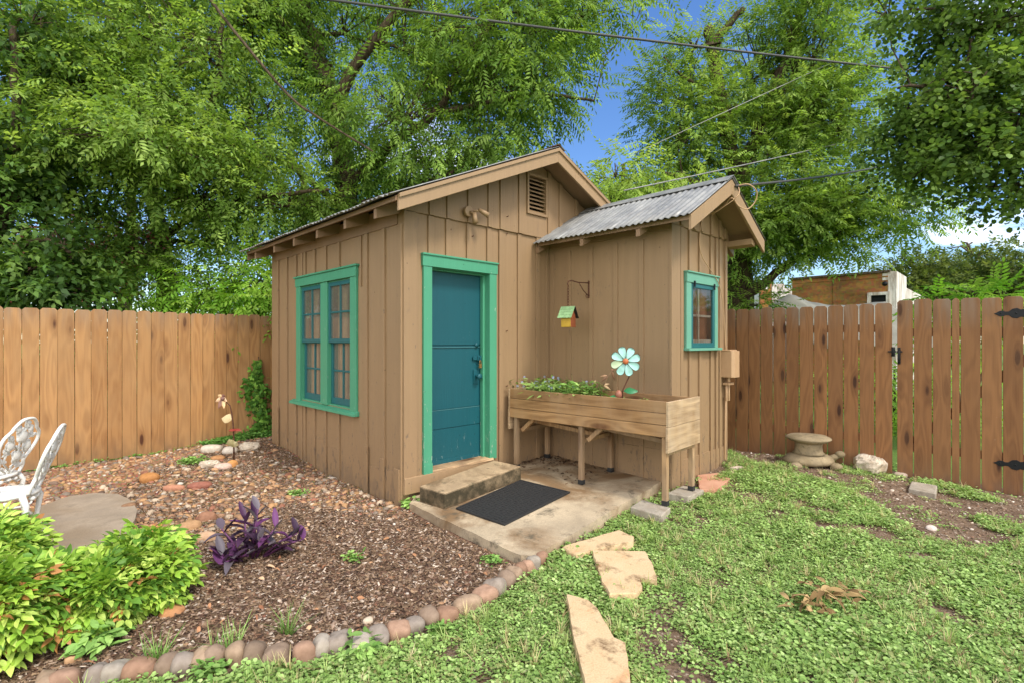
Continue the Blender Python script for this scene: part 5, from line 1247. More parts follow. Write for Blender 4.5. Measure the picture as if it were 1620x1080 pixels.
# --- tree of heaven behind the gate
Yt = 6.6; tb = at(1530, 560, Yt)
tree('compound_leaf_sapling', 'bright green sapling with long compound leaves behind the gate', (tb[0], Yt, 0), [([(tb[0], Yt, -.1), at(1530, 500, Yt), at(1530, 470, Yt)], .03, .012), ([(tb[0], Yt, .4), at(1580, 500, Yt), at(1590, 470, Yt)], .02, .01), ([(tb[0], Yt, .3), at(1490, 500, Yt), at(1488, 475, Yt)], .02, .01)],
     [bl(1535, 474, Yt, 34, 8), bl(1585, 472, Yt, 26, 8), bl(1492, 482, Yt, 18, 6), bl(1560, 530, Yt, 70, 25), bl(1650, 480, Yt, 30, 15)], [pinnate(13, .5, .13, .045, .35, 95+s, leaf_full) for s in range(3)], [sr(150, 196, 64), sr(128, 176, 58), sr(176, 212, 90)], 44, .10, None, 'leaf', None, .12, cl=5, sc=(.55, .85), seed=81, cat='sapling')
for i, (px, lab) in enumerate(((1320, 'light green undergrowth bush glimpsed through the fence gaps'), (1415, 'bright bush glimpsed through the gap beside the gate'))):
    Y = 8.2+.3*i; X0 = at(px, 560, Y)[0]
    tree('undergrowth_bush', lab, (X0, Y, 0), [([(X0, Y, -.1), (X0, Y, .5), (X0, Y, 1.0)], .03, .015)], [((X0, Y, .6), (1.0, .5, .6), 1), ((X0+.9, Y-.4, .5), (.7, .5, .5), 1)], PINS, [sr(160, 196, 90), sr(130, 170, 70)], 160, .2, None, 'leaf', None, .2, cat='bush', seed=85+i)

# ================================================================== building behind, tarp, cables
Yb = 17.0
b0 = at(1253, 540, Yb); b1 = at(1405, 540, 15.2)
dB = np.array([b1[0]-b0[0], b1[1]-b0[1]]); Lb = np.linalg.norm(dB); aB = math.atan2(dB[1], dB[0])
bd_ = thing('weathered_building', 'weathered flat roofed building with bare brown sheathing and white side wall', 'building', (b0[0], b0[1], 0), aB)
hL = at(1253, 443, Yb)[2]; hR = at(1405, 431, 15.2)[2]
def bpx(px, py):  # point on that wall
    k = (px-810)/F; x0, y0_ = b0[0], b0[1]; ux, uy = dB/Lb; s_ = (k*y0_-x0)/(ux-k*uy); Y = y0_+s_*uy; return s_, 1.45+(540-py)/F*Y
wx0, wz1 = bpx(1378, 468); wx1, _ = bpx(1402, 468)
m = MB(); m.prism([(0, 0, 0), (wx0, 0, 0), (wx0, 0, hL+(hR-hL)*wx0/Lb), (0, 0, hL)], (0, .2, 0)); m.prism([(wx1, 0, 0), (Lb, 0, 0), (Lb, 0, hR), (wx1, 0, hL+(hR-hL)*wx1/Lb)], (0, .2, 0)); m.prism([(wx0, 0, wz1), (wx1, 0, wz1), (wx1, 0, hL+(hR-hL)*wx1/Lb), (wx0, 0, hL+(hR-hL)*wx0/Lb)], (0, .2, 0)); m.box(wx0, wx1, 0, .2, 0, wz1-.9)
for k in range(1, int(Lb/1.22)+1): m.box(k*1.22-.04, k*1.22+.04, -.03, 0, .2, hL+(hR-hL)*k*1.22/Lb-.02) if not wx0-.2 < k*1.22 < wx1+.2 else None
m.box(0, Lb, -.018, 0, wz1+.52, wz1+.56)
m.build('sheathed_wall', 'osb', bd_)
m = MB(); m.box(Lb-.002, Lb+.2, -.01, 2.0, 0, hR+.02); m.box(Lb-.002, Lb+.19, 2.0, 7., 0, hR-.32); m.build('side_wall', 'oldwhite', bd_)
m = MB(); m.box(0, Lb, .2, 6.5, hL-.5, hL-.35); m.box(-.0, .2, .2, 6.5, 0, hL-.5); m.build('roof', 'oldwhite', bd_)
m = MB(); m.prism([(-.05, -.06, hL), (Lb+.05, -.06, hR), (Lb+.05, -.06, hR+.06), (-.05, -.06, hL+.06)], (0, .25, 0)); m.build('parapet_cap', 'bark', bd_)
m = MB(); f_ = .09
m.box(wx0-f_, wx0, -.05, .05, wz1-.9, wz1); m.box(wx1, wx1+f_, -.05, .05, wz1-.9, wz1); m.box(wx0-f_, wx1+f_, -.055, .05, wz1, wz1+f_); wv = m.build('window', 'oldwhite', bd_)
m = MB(); m.box(wx0, wx1, .05, .06, wz1-.9, wz1); m.build('pane', M['black'], wv)
ha, hz = bpx(1400, 434); hb, hz2 = bpx(1407, 442); m = MB(); m.box(ha-.06, ha+.10, -.012, -.002, hz2-.02, hz+.03); m.build('vent_hole', 'oldwhite', bd_); m = MB(); sx_, sz_ = bpx(1400, 449); m.tube([(sx_, -.01, sz_), (sx_, -.002, sz_)], .07, 12); m.build('pipe_hole', 'black', bd_)
a0 = at(1203, 540, 19); m = thing('small_outbuilding', 'small pale outbuilding with a dark window left of the weathered building', 'building', (a0[0], a0[1], 0), -.1)
ob = m; m = MB(); kx = 19/F; m.box(0, 17*kx, 0, .15, 0, at(1210, 447, 19)[2]); m.build('dark_wall', 'osb', ob); m = MB(); m.box(17*kx, 36*kx, -.02, .15, 0, at(1210, 450, 19)[2]); m.box(36*kx, 60*kx, .5, 3, 0, at(1210, 455, 19)[2]); m.build('pale_wall', 'oldwhite', ob)
m = MB(); m.box(5*kx, 11*kx, -.03, -.01, at(0, 458, 19)[2], at(0, 450, 19)[2]); m.build('window', 'white', ob)
tp_ = [(1222, 482), (1246, 467), (1262, 470), (1290, 481), (1330, 484), (1380, 479), (1420, 476), (1424, 500), (1222, 500)]
V = []; n = 44
prof = [(1215, 485), (1232, 474), (1247, 466), (1258, 468), (1275, 476), (1300, 482), (1335, 484), (1375, 480), (1400, 477.5)]
for i in range(n+1):
    q = i/n*(len(prof)-1); k = min(int(q), len(prof)-2); f_ = q-k; px = prof[k][0]*(1-f_)+prof[k+1][0]*f_; py = prof[k][1]*(1-f_)+prof[k+1][1]*f_
    for j in range(8):
        Y = 13.2-j*.28; p = at(px, py, 13.2); V.append((p[0]+j*.03, Y+.03*math.sin(i*1.1+j), p[2]-j*.16-.008*math.sin(i*.9)+.02*math.sin(i*1.1)*j/7))
V = np.array(V); ii = (np.arange(n)[:, None]*8+np.arange(7)[None]).ravel()
o = np_mesh('tarp', V-np.array(V[0]), np.stack([ii, ii+8, ii+9, ii+1], 1), M['tarp'], smooth=True); o.location = tuple(V[0]); so_ = o.modifiers.new('Solid', 'SOLIDIFY'); so_.thickness = .01
tag(o, 'dusty grey tarp slung in front of the weathered building', 'tarp')
def cable(label, a, b, sag, r, mat='black'):
    a = Vector(a); b = Vector(b); pts = []
    for i in range(33): q = i/32; p = a.lerp(b, q); p.z -= sag*4*q*(1-q); pts.append(p-a)
    m = MB(); m.tube(pts, r, 6); o = m.build('overhead_cable', mat); o.location = a; tag(o, label, 'cable', 'overhead cables'); return o
M['cable'] = m_plain('grey_cable', sr(70, 68, 66), .6, 0, .1, .1)
a = Vector(at(590, 0, 6.9)); b = Vector(at(1520, 115, 8.8)); dd = b-a; c0 = cable('thick black cable crossing the top of the scene in front of the trees', a-dd*.45, b+dd*.25, .10, .019, 'cable')
an = sw(2.62, AY-.34, 2.98); e = Vector(at(1395, 254, 8.6)); cable('dark service cable tied to the annex gable peak', an, an+(e-an)*1.8, .10, .013, 'cable')
a = Vector(at(1075, 282, 7.4)); e = Vector(at(1340, 222, 9.2)); cable('pale service wire rising behind the annex roof to the right', a-(e-a)*.25, e+(e-a)*.8, .03, .010, 'galv')
a = Vector(at(1120, 190, 8.6)); e = Vector(at(1300, 107, 9.0)); cable('thin wire slanting through the feathery tree crown', a-(e-a)*.6, e+(e-a)*.6, .0, .006, 'galv')

# ================================================================== low plants
def weed_plant(nl, h, L, W, seed, leaf=round_leaf, spread=.045):
    r = np.random.default_rng(seed); parts = []
    for i in range(nl):
        a = i*2.4+r.uniform(-.5, .5); rr = spread*math.sqrt((i+.4)/nl)*r.uniform(.7, 1.2); z = h*(1-.6*(rr/spread))*r.uniform(.5, 1.1)
        v, f = leaf(L*r.uniform(.7, 1.2), W*r.uniform(.7, 1.2))
        parts.append((xf(v, (rr*math.cos(a), rr*math.sin(a), z), (math.cos(a+r.uniform(-.8, .8)), math.sin(a+r.uniform(-.8, .8)), r.uniform(-.35, .35)), (r.uniform(-.35, .35), r.uniform(-.35, .35), 1)), f))
    return merge(parts)
def scatter(name, x, y, tmpl, cols, mat, sc, zoff=0, jit=.14, w=None, tilt=.2, label=None, cat=None, kind=None, group=None, parent=None, z=None):
    n = len(x); zz = (gh(x, y) if z is None else z)+zoff
    pos = np.stack([x, y, zz], 1); a = rng.random(n)*2*PI
    d = np.stack([np.cos(a), np.sin(a), rng.normal(0, tilt, n)], 1); R = frames(d, np.tile([[0, 0, 1.]], (n, 1))+rng.normal(0, tilt, (n, 3)))
    which = rng.integers(0, len(tmpl), n); Vs = []; Fs = []; Ts = []; b = 0
    for k, (TV, TF) in enumerate(tmpl):
        s_ = which == k
        if not s_.any(): continue
        V_, F_ = inst(TV, TF, R[s_], pos[s_], sc[s_] if hasattr(sc, '__len__') else np.full(s_.sum(), sc)); Vs.append(V_); Fs.append(F_+b); b += len(V_); Ts.append(tints(s_.sum(), cols, len(TF), jit, w))
    V_ = np.concatenate(Vs); c = V_.mean(0)*np.array([1, 1, 0])
    if parent is not None: c = np.array(wmat(parent).translation)
    o = np_mesh(name, V_-c, np.concatenate(Fs), M[mat], np.concatenate(Ts))
    if parent is not None: o.parent = parent; o.matrix_parent_inverse = Matrix.Rotation(-parent.rotation_euler.z, 4, 'Z')
    else: o.location = tuple(c)
    return tag(o, label, cat, group, kind)

pw_ = lambda L: [tuple(gz(*p)[:2]) for p in L]
slab_w = [tuple(sw(x, y))[:2] for x, y in poly_s] if 'poly_s' in globals() else [tuple(sw(x, y))[:2] for x, y in ((-.06, 0), (-.12, -1.6), (0, -1.69), (1.95, -1.47), (1.95, 0))]
shed_w = [tuple(sw(x, y))[:2] for x, y in ((-.03, -.0), (-.03, 3.3), (3.5, 3.3), (3.5, 0), (3.22, 0), (3.22, -1.56), (1.93, -1.56), (1.93, 0))]
flag_w = [pw_(f[0]) for f in flags]
def fence_side(x, y): return ((x-fR0[0])*.66+(y-fR0[1])*.752 < -.02)
def near_edge(x, y):
    d = np.full(x.shape, 9.)
    for p in edge_w: d = np.minimum(d, np.hypot(x-p[0], y-p[1]))
    return d
N = 60000
x = rng.uniform(-1.8, 6.2, N*3); y = 1.55+rng.random(N*3)**1.25*5.4
ok = ~inpoly(x, y, bed_poly) & ~inpoly(x, y, slab_w) & ~inpoly(x, y, shed_w) & fence_side(x, y)
for f in flag_w: ok &= ~inpoly(x, y, [(c_[0]*.9+np.mean([q[0] for q in f])*.1, c_[1]*.93+np.mean([q[1] for q in f])*.07) for c_ in f])
ok &= near_edge(x, y) > .075
bare = pw_([(1150, 718), (1190, 745), (1260, 762), (1330, 778), (1400, 815), (1450, 850), (1540, 868), (1640, 850), (1700, 800), (1620, 784), (1420, 745), (1330, 728), (1150, 705)])
bare2 = pw_([(1010, 800), (1050, 830), (1110, 850), (1130, 830), (1085, 800), (1130, 770), (1180, 755), (1150, 730), (1060, 770)])
bare3 = pw_([(945, 880), (900, 890), (880, 930), (895, 1010), (930, 985), (935, 930)])
dens = np.full(x.shape, .97); n1 = vnoise(x, y, 2.3); n2 = vnoise(x+7, y, 6.5)
dens *= np.clip((n1*.65+n2*.5-.19)*4.5, .03, 1)
dens = np.where(inpoly(x, y, bare), dens*np.clip((n1*.5+n2*.6-.72)*5, .01, .4), dens)
dens = np.where(inpoly(x, y, bare2), dens*.30, dens); dens = np.where(inpoly(x, y, bare3), dens*.6, dens)
for cpx, rad in (((1165, 750), .28), ((1215, 768), .26), ((1345, 752), .16), ((1480, 772), .16), ((1590, 835), .18), ((1540, 788), .14), ((950, 895), .18), ((1000, 850), .12), ((960, 815), .12)):
    c_ = gz(*cpx); dens = np.maximum(dens, .85*(np.hypot(x-c_[0], y-c_[1]) < rad*(.6+n2)))
ok &= rng.random(len(x)) < dens
x, y = x[ok][:N], y[ok][:N]
WE = [weed_plant(9, .036, .0175, .016, s, spread=.042) for s in range(5)]+[weed_plant(7, .045, .019, .015, 9, spread=.035), weed_plant(8, .03, .014, .013, 19, spread=.04)]
hs = (.7+.65*vnoise(x, y, 1.7))*rng.uniform(.6, 1.3, len(x))
WC = [sr(142, 170, 92), sr(122, 152, 76), sr(158, 184, 104), sr(176, 196, 124), sr(150, 156, 96)]
scatter('ground_weeds', x, y, WE, WC, 'weed', hs, .0, .14, [.3, .25, .25, .12, .08], .15, 'low green weeds covering the yard around the flagstones', 'weeds', 'stuff')
# taller soft weeds / grass blades among them
def blade_tuft(n, h, seed):
    r = np.random.default_rng(seed); parts = []
    for i in range(n):
        a = r.uniform(0, 6.28); l = h*r.uniform(.6, 1.1); le = r.uniform(.2, .9); w_ = .0022; ca, sa = math.cos(a), math.sin(a)
        P_ = [(0, 0), (.35*le, .5), (le, .95)]; V = []
        for (q, z_), ww in zip(P_, (1, .8, .1)): V += [(q*l*ca-w_*ww*sa, q*l*sa+w_*ww*ca, z_*l), (q*l*ca+w_*ww*sa, q*l*sa-w_*ww*ca, z_*l)]
        parts.append((np.array(V), np.array([[0, 1, 3, 2], [2, 3, 5, 4]])))
    return merge(parts)
GT = [blade_tuft(9, .09, s) for s in range(4)]
k = rng.random(len(x)) < .06
scatter('grass', x[k], y[k], GT, [sr(140, 166, 84), sr(166, 182, 108), sr(186, 172, 124)], 'weed', rng.uniform(.5, 1.1, k.sum()), 0, .15, None, .05, 'thin grass blades scattered among the low weeds', 'grass', 'stuff')
k = rng.random(len(x)) < .035
scatter('dry_thatch', x[k], y[k], [blade_tuft(5, .07, s+900) for s in range(3)], [sr(176, 156, 116), sr(150, 126, 92), sr(196, 180, 140)], 'chip', rng.uniform(.5, 1.1, k.sum()), .012, .15, None, .9, 'dry straw coloured thatch between the low weeds', 'thatch', 'stuff')
# spray of larger weeds against walls and fence
def clump(px, py, n, rad, h, label, cols=WC, big=1.0, name='weed_plant', tm=None, Y=None):
    p = gz(px, py) if Y is None else at(px, py, Y); a = rng.random(n)*6.28; r_ = rad*np.sqrt(rng.random(n)); X_, Y_ = p[0]+r_*np.cos(a), p[1]+r_*np.sin(a)*.8
    T_ = tm or [weed_plant(8, h, .032*big, .024*big, s+100, spread=.05) for s in range(3)]
    return scatter(name, X_, Y_, T_, cols, 'weed', rng.uniform(.7, 1.2, n), .0, .15, None, .2, label, 'weed')
LG = [sr(132, 168, 86), sr(108, 146, 66), sr(154, 186, 100)]
BT = [weed_plant(10, .11, .06, .03, s+200, lambda L, W: leaf_full(L, W), spread=.06) for s in range(3)]
clump(652, 800, 9, .02, .1, 'young leafy weed at the shed corner beside the step', LG, tm=BT)
clump(1303, 742, 10, .06, .1, 'leafy weed growing in front of the turtle statue', LG, tm=BT)
clump(472, 780, 16, .06, .05, 'feathery green weed on the gravel below the window', LG)
clump(160, 1020, 12, .08, .08, 'trailing broad leaf weed in front of the lime shrub', LG, tm=BT)
clump(575, 1035, 8, .06, .08, 'broad leaf weed growing over the edging stones', LG, tm=BT)
clump(330, 1070, 16, .05, .06, 'leafy weed in front of the left edging stones', LG)
clump(558, 882, 12, .045, .04, 'small green weed alone on the mulch', LG)
clump(778, 885, 10, .06, .04, 'small weed on the mulch near the slab corner', LG)
clump(305, 740, 44, .13, .07, 'pale green weed patch beside the white boulders', LG)
clump(700, 1000, 9, .04, .05, 'tiny weed at the middle of the edging row', LG)
clump(1390, 745, 30, .16, .09, 'weeds growing around the pitted limestone rock', LG)
GB = [blade_tuft(8, .15, s+30) for s in range(3)]
clump(355, 1030, 7, .07, .1, 'tuft of long grass on the mulch behind the edging stones', LG, tm=GB, name='grass_tuft')
clump(245, 1048, 7, .03, .1, 'small grass tuft on the mulch near the lime shrub', LG, tm=GB, name='grass_tuft')
clump(455, 1000, 6, .03, .1, 'thin grass wisp on the mulch left of centre', LG, tm=GB, name='grass_tuft')
# row of low weeds along the left fence
t_ = rng.random(420); q = fenceL0+(fenceL1-fenceL0)*(.68+.30*t_)[:, None]; off = rng.random(420)**1.5*.28
scatter('fence_weeds', q[:, 0]+.69*off, q[:, 1]-.72*off, [weed_plant(8, .09, .05, .036, s+300, spread=.06) for s in range(3)], [sr(104, 150, 64), sr(84, 130, 54), sr(128, 170, 82)], 'weed', rng.uniform(.6, 1.1, 420)*(1-.5*np.abs(t_-.6)), 0, .14, None, .2, 'band of low broad leaf weeds along the left fence foot', 'weeds', 'stuff')
t_ = rng.random(90); q = fenceL0+(fenceL1-fenceL0)*(.08+.6*t_)[:, None]; off = rng.random(90)*.12
scatter('fence_weeds', q[:, 0]+.69*off, q[:, 1]-.72*off, [weed_plant(5, .05, .03, .022, s+310, spread=.04) for s in range(3)], [sr(104, 150, 64), sr(128, 170, 82)], 'weed', rng.uniform(.5, 1.0, 90), 0, .14, None, .2, 'sparse tiny weeds along the left fence beyond the chairs', 'weeds', 'stuff')
# ivy on the fence
iv = thing('ivy_vine', 'green ivy vine climbing the left fence next to the shed corner', 'vine', tuple(FL @ Vector((px_on(fenceL0, dL, 408), -.02, 0))), aL)
n = 620; hz = rng.random(n)**1.1*1.15; cen = np.interp(hz, [0, .3, .6, .8, 1.15], [.0, .05, -.02, -.06, -.02]); wd = np.interp(hz, [0, .3, .5, .75, 1.0, 1.15], [.22, .10, .14, .19, .06, .02])
lx = cen+rng.normal(0, .55, n)*wd; keep = np.abs(lx) < .34; lx, hz = lx[keep], hz[keep]; n = len(lx)
x0 = px_on(fenceL0, dL, 408); P_ = np.array([list(FL @ Vector((x0+a, -.02-random.random()*.06, b+.03))) for a, b in zip(lx, hz)])
TVv, TFv = merge([(xf(leaf_full(.055, .036)[0], (0, 0, 0), (math.cos(a), math.sin(a), -.2), (0, 0, 1)), leaf_full(.055, .036)[1]) for a in (-.9, 0, .9)])
fdir = np.array([.69, -.722, 0]); d = np.tile(np.array([[0, 0, -.6]]), (n, 1))+rng.normal(0, .5, (n, 3)); up = np.tile(fdir, (n, 1))+rng.normal(0, .35, (n, 3))+np.array([0, 0, .4])
V_, F_ = inst(TVv, TFv, frames(d, up), P_, rng.uniform(.6, 1.15, n)); IVM = np.array(wmat(iv).inverted()); V_ = V_@IVM[:3, :3].T+IVM[:3, 3]
o = np_mesh('foliage', V_, F_, M['weed'], tints(n, [sr(96, 142, 52), sr(74, 116, 42), sr(126, 166, 66)], len(TFv), .15)); o.parent = iv
m = MB()
for s0 in (-.06, .03, .08):
    m.tube([(s0, -.012, 0), (s0*.5-.03, -.012, .35), (s0+.01, -.012, .7), (s0*.3-.03, -.012, 1.15+s0)], .005, 5)
m.build('stem', 'bark', iv)

# lime shrubs
NAN = []
for s in range(5):
    r = np.random.default_rng(400+s); parts = []
    for i in range(9):
        q = .2+.8*(i//3)/2; side = (-1, 0, 1)[i % 3]; v, f = leaf_full(.058*r.uniform(.75, 1.1), .025*r.uniform(.85, 1.15), r.uniform(.1, .4))
        parts.append((xf(v, (q*.11, side*.012, -.05*q*q), (1 if side == 0 else .55, side*(.8+r.uniform(-.2, .2)), -.15-r.uniform(0, .4)), (r.uniform(-.3, .3), r.uniform(-.3, .3), 1)), f))
    NAN.append(merge(parts))
def shrub(label, base, blobs, n, seed, cols):
    r = np.random.default_rng(seed); root = thing('lime_shrub', label, 'shrub', base, 0, 'lime green shrubs at the left'); P_ = []; D_ = []
    for (c, rad, wt) in blobs:
        m = int(n*wt); u = r.normal(0, 1, (m, 3)); u /= np.linalg.norm(u, axis=1, keepdims=True); u[:, 2] = np.where(u[:, 2] < -.45, -u[:, 2], u[:, 2]); q = r.random((m, 1))**.25
        k = 1+.28*(vnoise(u[:, :1]*2+seed, u[:, 1:2]*2+u[:, 2:]*2, 2.4)-.5); p = np.array(c)+u*q*k*np.array(rad); P_.append(p); D_.append(u*np.array([1, 1, .5])+r.normal(0, .35, (m, 3))+np.array([0, 0, .15]))
    P_ = np.concatenate(P_); D_ = np.concatenate(D_); keep = P_[:, 2] > .03; P_, D_ = P_[keep], D_[keep]; m = len(P_)
    wh = r.integers(0, 5, m); R = frames(D_, np.tile([[0, 0, 1.]], (m, 1))+r.normal(0, .25, (m, 3))); Vs = []; Fs = []; Ts = []; b = 0
    for k in range(5):
        s_ = wh == k; V_, F_ = inst(*NAN[k], R[s_], P_[s_], r.uniform(.65, 1.2, s_.sum())); Vs.append(V_); Fs.append(F_+b); b += len(V_); Ts.append(tints(s_.sum(), cols, len(NAN[k][1]), .12, [.30, .30, .17, .20, .03]))
    o = np_mesh('foliage', np.concatenate(Vs)-np.array(root.location), np.concatenate(Fs), M['shrub'], np.concatenate(Ts)); o.parent = root
    mb = MB(ID)
    for p in P_[::7]:
        c = np.array(blobs[r.integers(0, len(blobs))][0]); g = np.array([c[0]*.8+p[0]*.2, c[1]*.8+p[1]*.2, .0]); mb.tube([g, (g+p)/2+np.array([0, 0, .08]), p], [.005, .004, .002], 4, cap=False)
    mb.build('stems', 'bark', root)
SC = [sr(170, 200, 80), sr(146, 182, 68), sr(192, 212, 104), sr(104, 144, 56), sr(190, 132, 80)]
gp_ = lambda px, py, z, Y: (at(px, py, Y)[0], Y, z)
shrub('big lime green shrub at the front left edge of the mulch bed', gp_(60, 900, 0, 2.25), [((-2.50, 2.40, .16), (.26, .2, .18), .9), ((-2.40, 2.60, .11), (.24, .2, .14), .7), ((-2.14, 2.66, .11), (.14, .12, .12), .35), ((-2.66, 2.25, .14), (.22, .2, .17), .4)], 950, 501, SC)
shrub('lime green shrub beside the purple plant right of the concrete pad', gp_(240, 900, 0, 2.85), [((-2.15, 2.88, .12), (.19, .18, .15), 1.0), ((-2.02, 2.88, .10), (.10, .12, .10), .4), ((-2.12, 3.02, .16), (.11, .11, .12), .35)], 600, 502, SC)
shrub('lime green shrub in front of the white chairs at the left edge', gp_(30, 850, 0, 3.15), [((-3.16, 3.1, .15), (.20, .2, .16), 1.0), ((-2.98, 3.02, .12), (.10, .12, .10), .3), ((-3.4, 3.15, .15), (.22, .22, .17), .5)], 500, 503, SC)

# purple heart plant
pp = gz(392, 880); ph = thing('purple_plant', 'purple leaved spiderwort plant on the mulch below the window', 'plant', (pp[0], pp[1], ghs(pp[0], pp[1])), 0)
def strap_leaf(L, W, curl):
    V = []; pr = [(0, .35), (.2, .85), (.45, 1), (.7, .8), (.9, .4), (1, .03)]
    for q, w_ in pr:
        z = .55*q*L-curl*q*q*L
        V += [(q*L, W*w_/2, z+.22*W*w_), (q*L, 0, z-.05*W), (q*L, -W*w_/2, z+.22*W*w_)]
    Fq = []
    for i in range(5):
        b = i*3; Fq += [[b, b+1, b+4, b+3], [b+1, b+2, b+5, b+4]]
    return np.array(V), np.array(Fq)
r = np.random.default_rng(77); Vs = []; Fs = []; Ts = []; b = 0; mb = MB(ID)
PC = [sr(84, 54, 82), sr(68, 48, 66), sr(104, 60, 102), sr(92, 80, 90), sr(108, 98, 104)]
stems = [(-.02, 0, .30, -.02, .0), (.06, .02, .38, .07, .0), (.0, .1, .30, .02, .06), (-.10, -.02, .24, -.16, -.03), (.14, .0, .24, .19, .0), (.22, .05, .18, .32, .03), (-.05, -.12, .12, -.06, -.2), (.1, -.06, .2, .14, -.1), (.26, .02, .13, .36, .04), (-.02, -.14, .07, -.05, -.24)]
for (sx_, sy_, h_, ex_, ey_) in stems:
    base = np.array([pp[0]+sx_*.4, pp[1]+sy_*.4, ghs(pp[0], pp[1])]); tip = np.array([pp[0]+ex_, pp[1]+ey_, base[2]+h_*.86]); mb.tube([base, (base+tip)/2+np.array([0, 0, .02]), tip], [.008, .007, .005], 6)
    for i in range(7):
        q = .25+.75*i/6; p = base+(tip-base)*q; a = i*2.5+r.uniform(-.4, .4); L = r.uniform(.10, .17)*(1 if i < 5 else .7); v, f = strap_leaf(L, .050*r.uniform(.8, 1.15), r.uniform(.1, .75) if i < 5 else .0)
        upz = .15 if i < 4 else .9
        vv = xf(v, p, (math.cos(a), math.sin(a), upz*r.uniform(.0, 1.)), (0, 0, 1)); Vs.append(vv); Fs.append(f+b); b += len(v); c = np.array(PC[r.integers(0, 5)])*r.uniform(.8, 1.2); Ts.append(np.tile(c, (len(f), 1)))
o = np_mesh('foliage', np.concatenate(Vs)-np.array(ph.location), np.concatenate(Fs), M['purple'], np.concatenate(Ts), smooth=True); o.parent = ph
M['pstem'] = m_plain('purple_stem', sr(96, 52, 88), .5); mb.build('stems', 'pstem', ph)

# planter plants: forget-me-nots and grassy weeds, dry sprig
n = 120; X_ = rng.random(n)**.8*.80+.07; Yl = rng.uniform(.05, .55, n); P_ = np.array([list(pw(a, b, .90)) for a, b in zip(X_, Yl)])
PT_ = [weed_plant(10, .11, .055, .018, s+600, lambda L, W: leaf_quad(L, W), spread=.06) for s in range(4)]+[blade_tuft(7, .13, 650)]
fpot = thing('planter_flowers', 'blue forget-me-nots and weeds growing at the left end of the planter', 'flowers', tuple(pw(.4, .3, .88)), 0)
scatter('foliage', P_[:, 0], P_[:, 1], PT_, [sr(120, 156, 74), sr(96, 132, 60), sr(150, 178, 96)], 'weed', rng.uniform(.8, 1.7, n), 0, .15, None, .25, parent=fpot, z=P_[:, 2])
mb = MB(ID); mf = MB(ID)
for i in range(26):
    xx = random.choice((random.uniform(.06, .4), random.uniform(.1, .85))); b_ = pw(xx, random.uniform(.05, .5), .89); tipp = b_+Vector((random.uniform(-.05, .05), random.uniform(-.05, .05), random.uniform(.08, .19)))
    mb.tube([b_, (b_+tipp)/2+Vector((.01, 0, .01)), tipp], .0018, 4, col=sr(120, 150, 76))
    for j in range(5):
        a = j*1.256; mf.ball(tipp+Vector((.008*math.cos(a), .004, .008*math.sin(a))), .0045, (1, .5, 1), 6, 4, col=sr(150, 164, 206))
    mf.ball(tipp+Vector((0, -.002, 0)), .003, (1, 1, 1), 5, 4, col=sr(230, 210, 120))
mb.build('stems', 'tintpaint', fpot); mf.build('blossoms', 'tintpaint', fpot)
dv = thing('dry_sprig', 'dry brown curled weed sprig standing at the back of the planter', 'plant', tuple(pw(.86, .5, .88)), 0); B_ = Vector(dv.location)
m = MB(ID); Q_ = [B_, B_+Vector((.02, 0, .12)), B_+Vector((.06, 0, .22)), B_+Vector((.10, 0, .27))]; m.tube(Q_, [.003, .003, .002, .002], 5, col=sr(150, 116, 84)); m.tube([Q_[1], Q_[1]+Vector((-.08, 0, .06))], .002, 4, col=sr(140, 110, 80)); m.build('stem', 'tintpaint', dv)
m = MB(ID)
for q, (dx, dz) in ((Q_[3], (.02, .05)), (Q_[3], (.03, -.06)), (Q_[2], (-.08, .02)), (Q_[2], (-.06, -.03)), (Q_[1], (.08, -.02)), (Q_[1]+Vector((-.08, 0, .06)), (-.03, -.05)), (Q_[1], (.06, .05))): metal_leaf(m, q, (dx, .02, dz), .014, (0, -1, .2), random.choice([sr(170, 132, 98), sr(140, 104, 78), sr(190, 160, 120)]))
m.build('leaves', 'tintpaint', dv)
n = 26; X_ = rng.uniform(.85, 1.5, n); P_ = np.array([list(pw(a, b, .86)) for a, b in zip(X_, rng.uniform(.15, .5, n))])
scatter('planter_weed', P_[:, 0], P_[:, 1], [blade_tuft(5, .09, 660), PT_[0]], [sr(130, 160, 84), sr(104, 134, 66)], 'weed', rng.uniform(.4, .8, n), 0, .15, None, .2, 'sparse small weeds around the metal flower in the planter', 'weeds', 'stuff', z=P_[:, 2])
# dead brown leaf sprigs lying on the weeds
for (px, py, n_, sx_, lab) in ((1325, 948, 34, .15, 'curled dead brown leaf sprig on the weeds'), (1278, 966, 20, .09, 'smaller dead brown leaf sprig beside the larger one')):
    p = gz(px, py); Vs = []; Fs = []; Ts = []; b = 0
    for i in range(n_):
        v, f = leaf_full(random.uniform(.07, .11), random.uniform(.022, .032), random.uniform(.2, .9)); a = random.uniform(0, 6.28); q = (p[0]+random.uniform(-sx_, sx_), p[1]+random.uniform(-.07, .07), ghs(p[0], p[1])+random.uniform(.045, .085))
        Vs.append(xf(v, q, (math.cos(a), math.sin(a), random.uniform(-.1, .5)), (random.uniform(-.8, .8), random.uniform(-.8, .8), 1))); Fs.append(f+b); b += len(v); Ts.append(np.tile(np.array(random.choice([sr(150, 124, 82), sr(118, 94, 60), sr(174, 146, 100)])), (len(f), 1)))
    o = np_mesh('dead_leaves', np.concatenate(Vs)-np.array(p), np.concatenate(Fs), M['chip'], np.concatenate(Ts)); o.location = tuple(p); tag(o, lab, 'dead leaves')

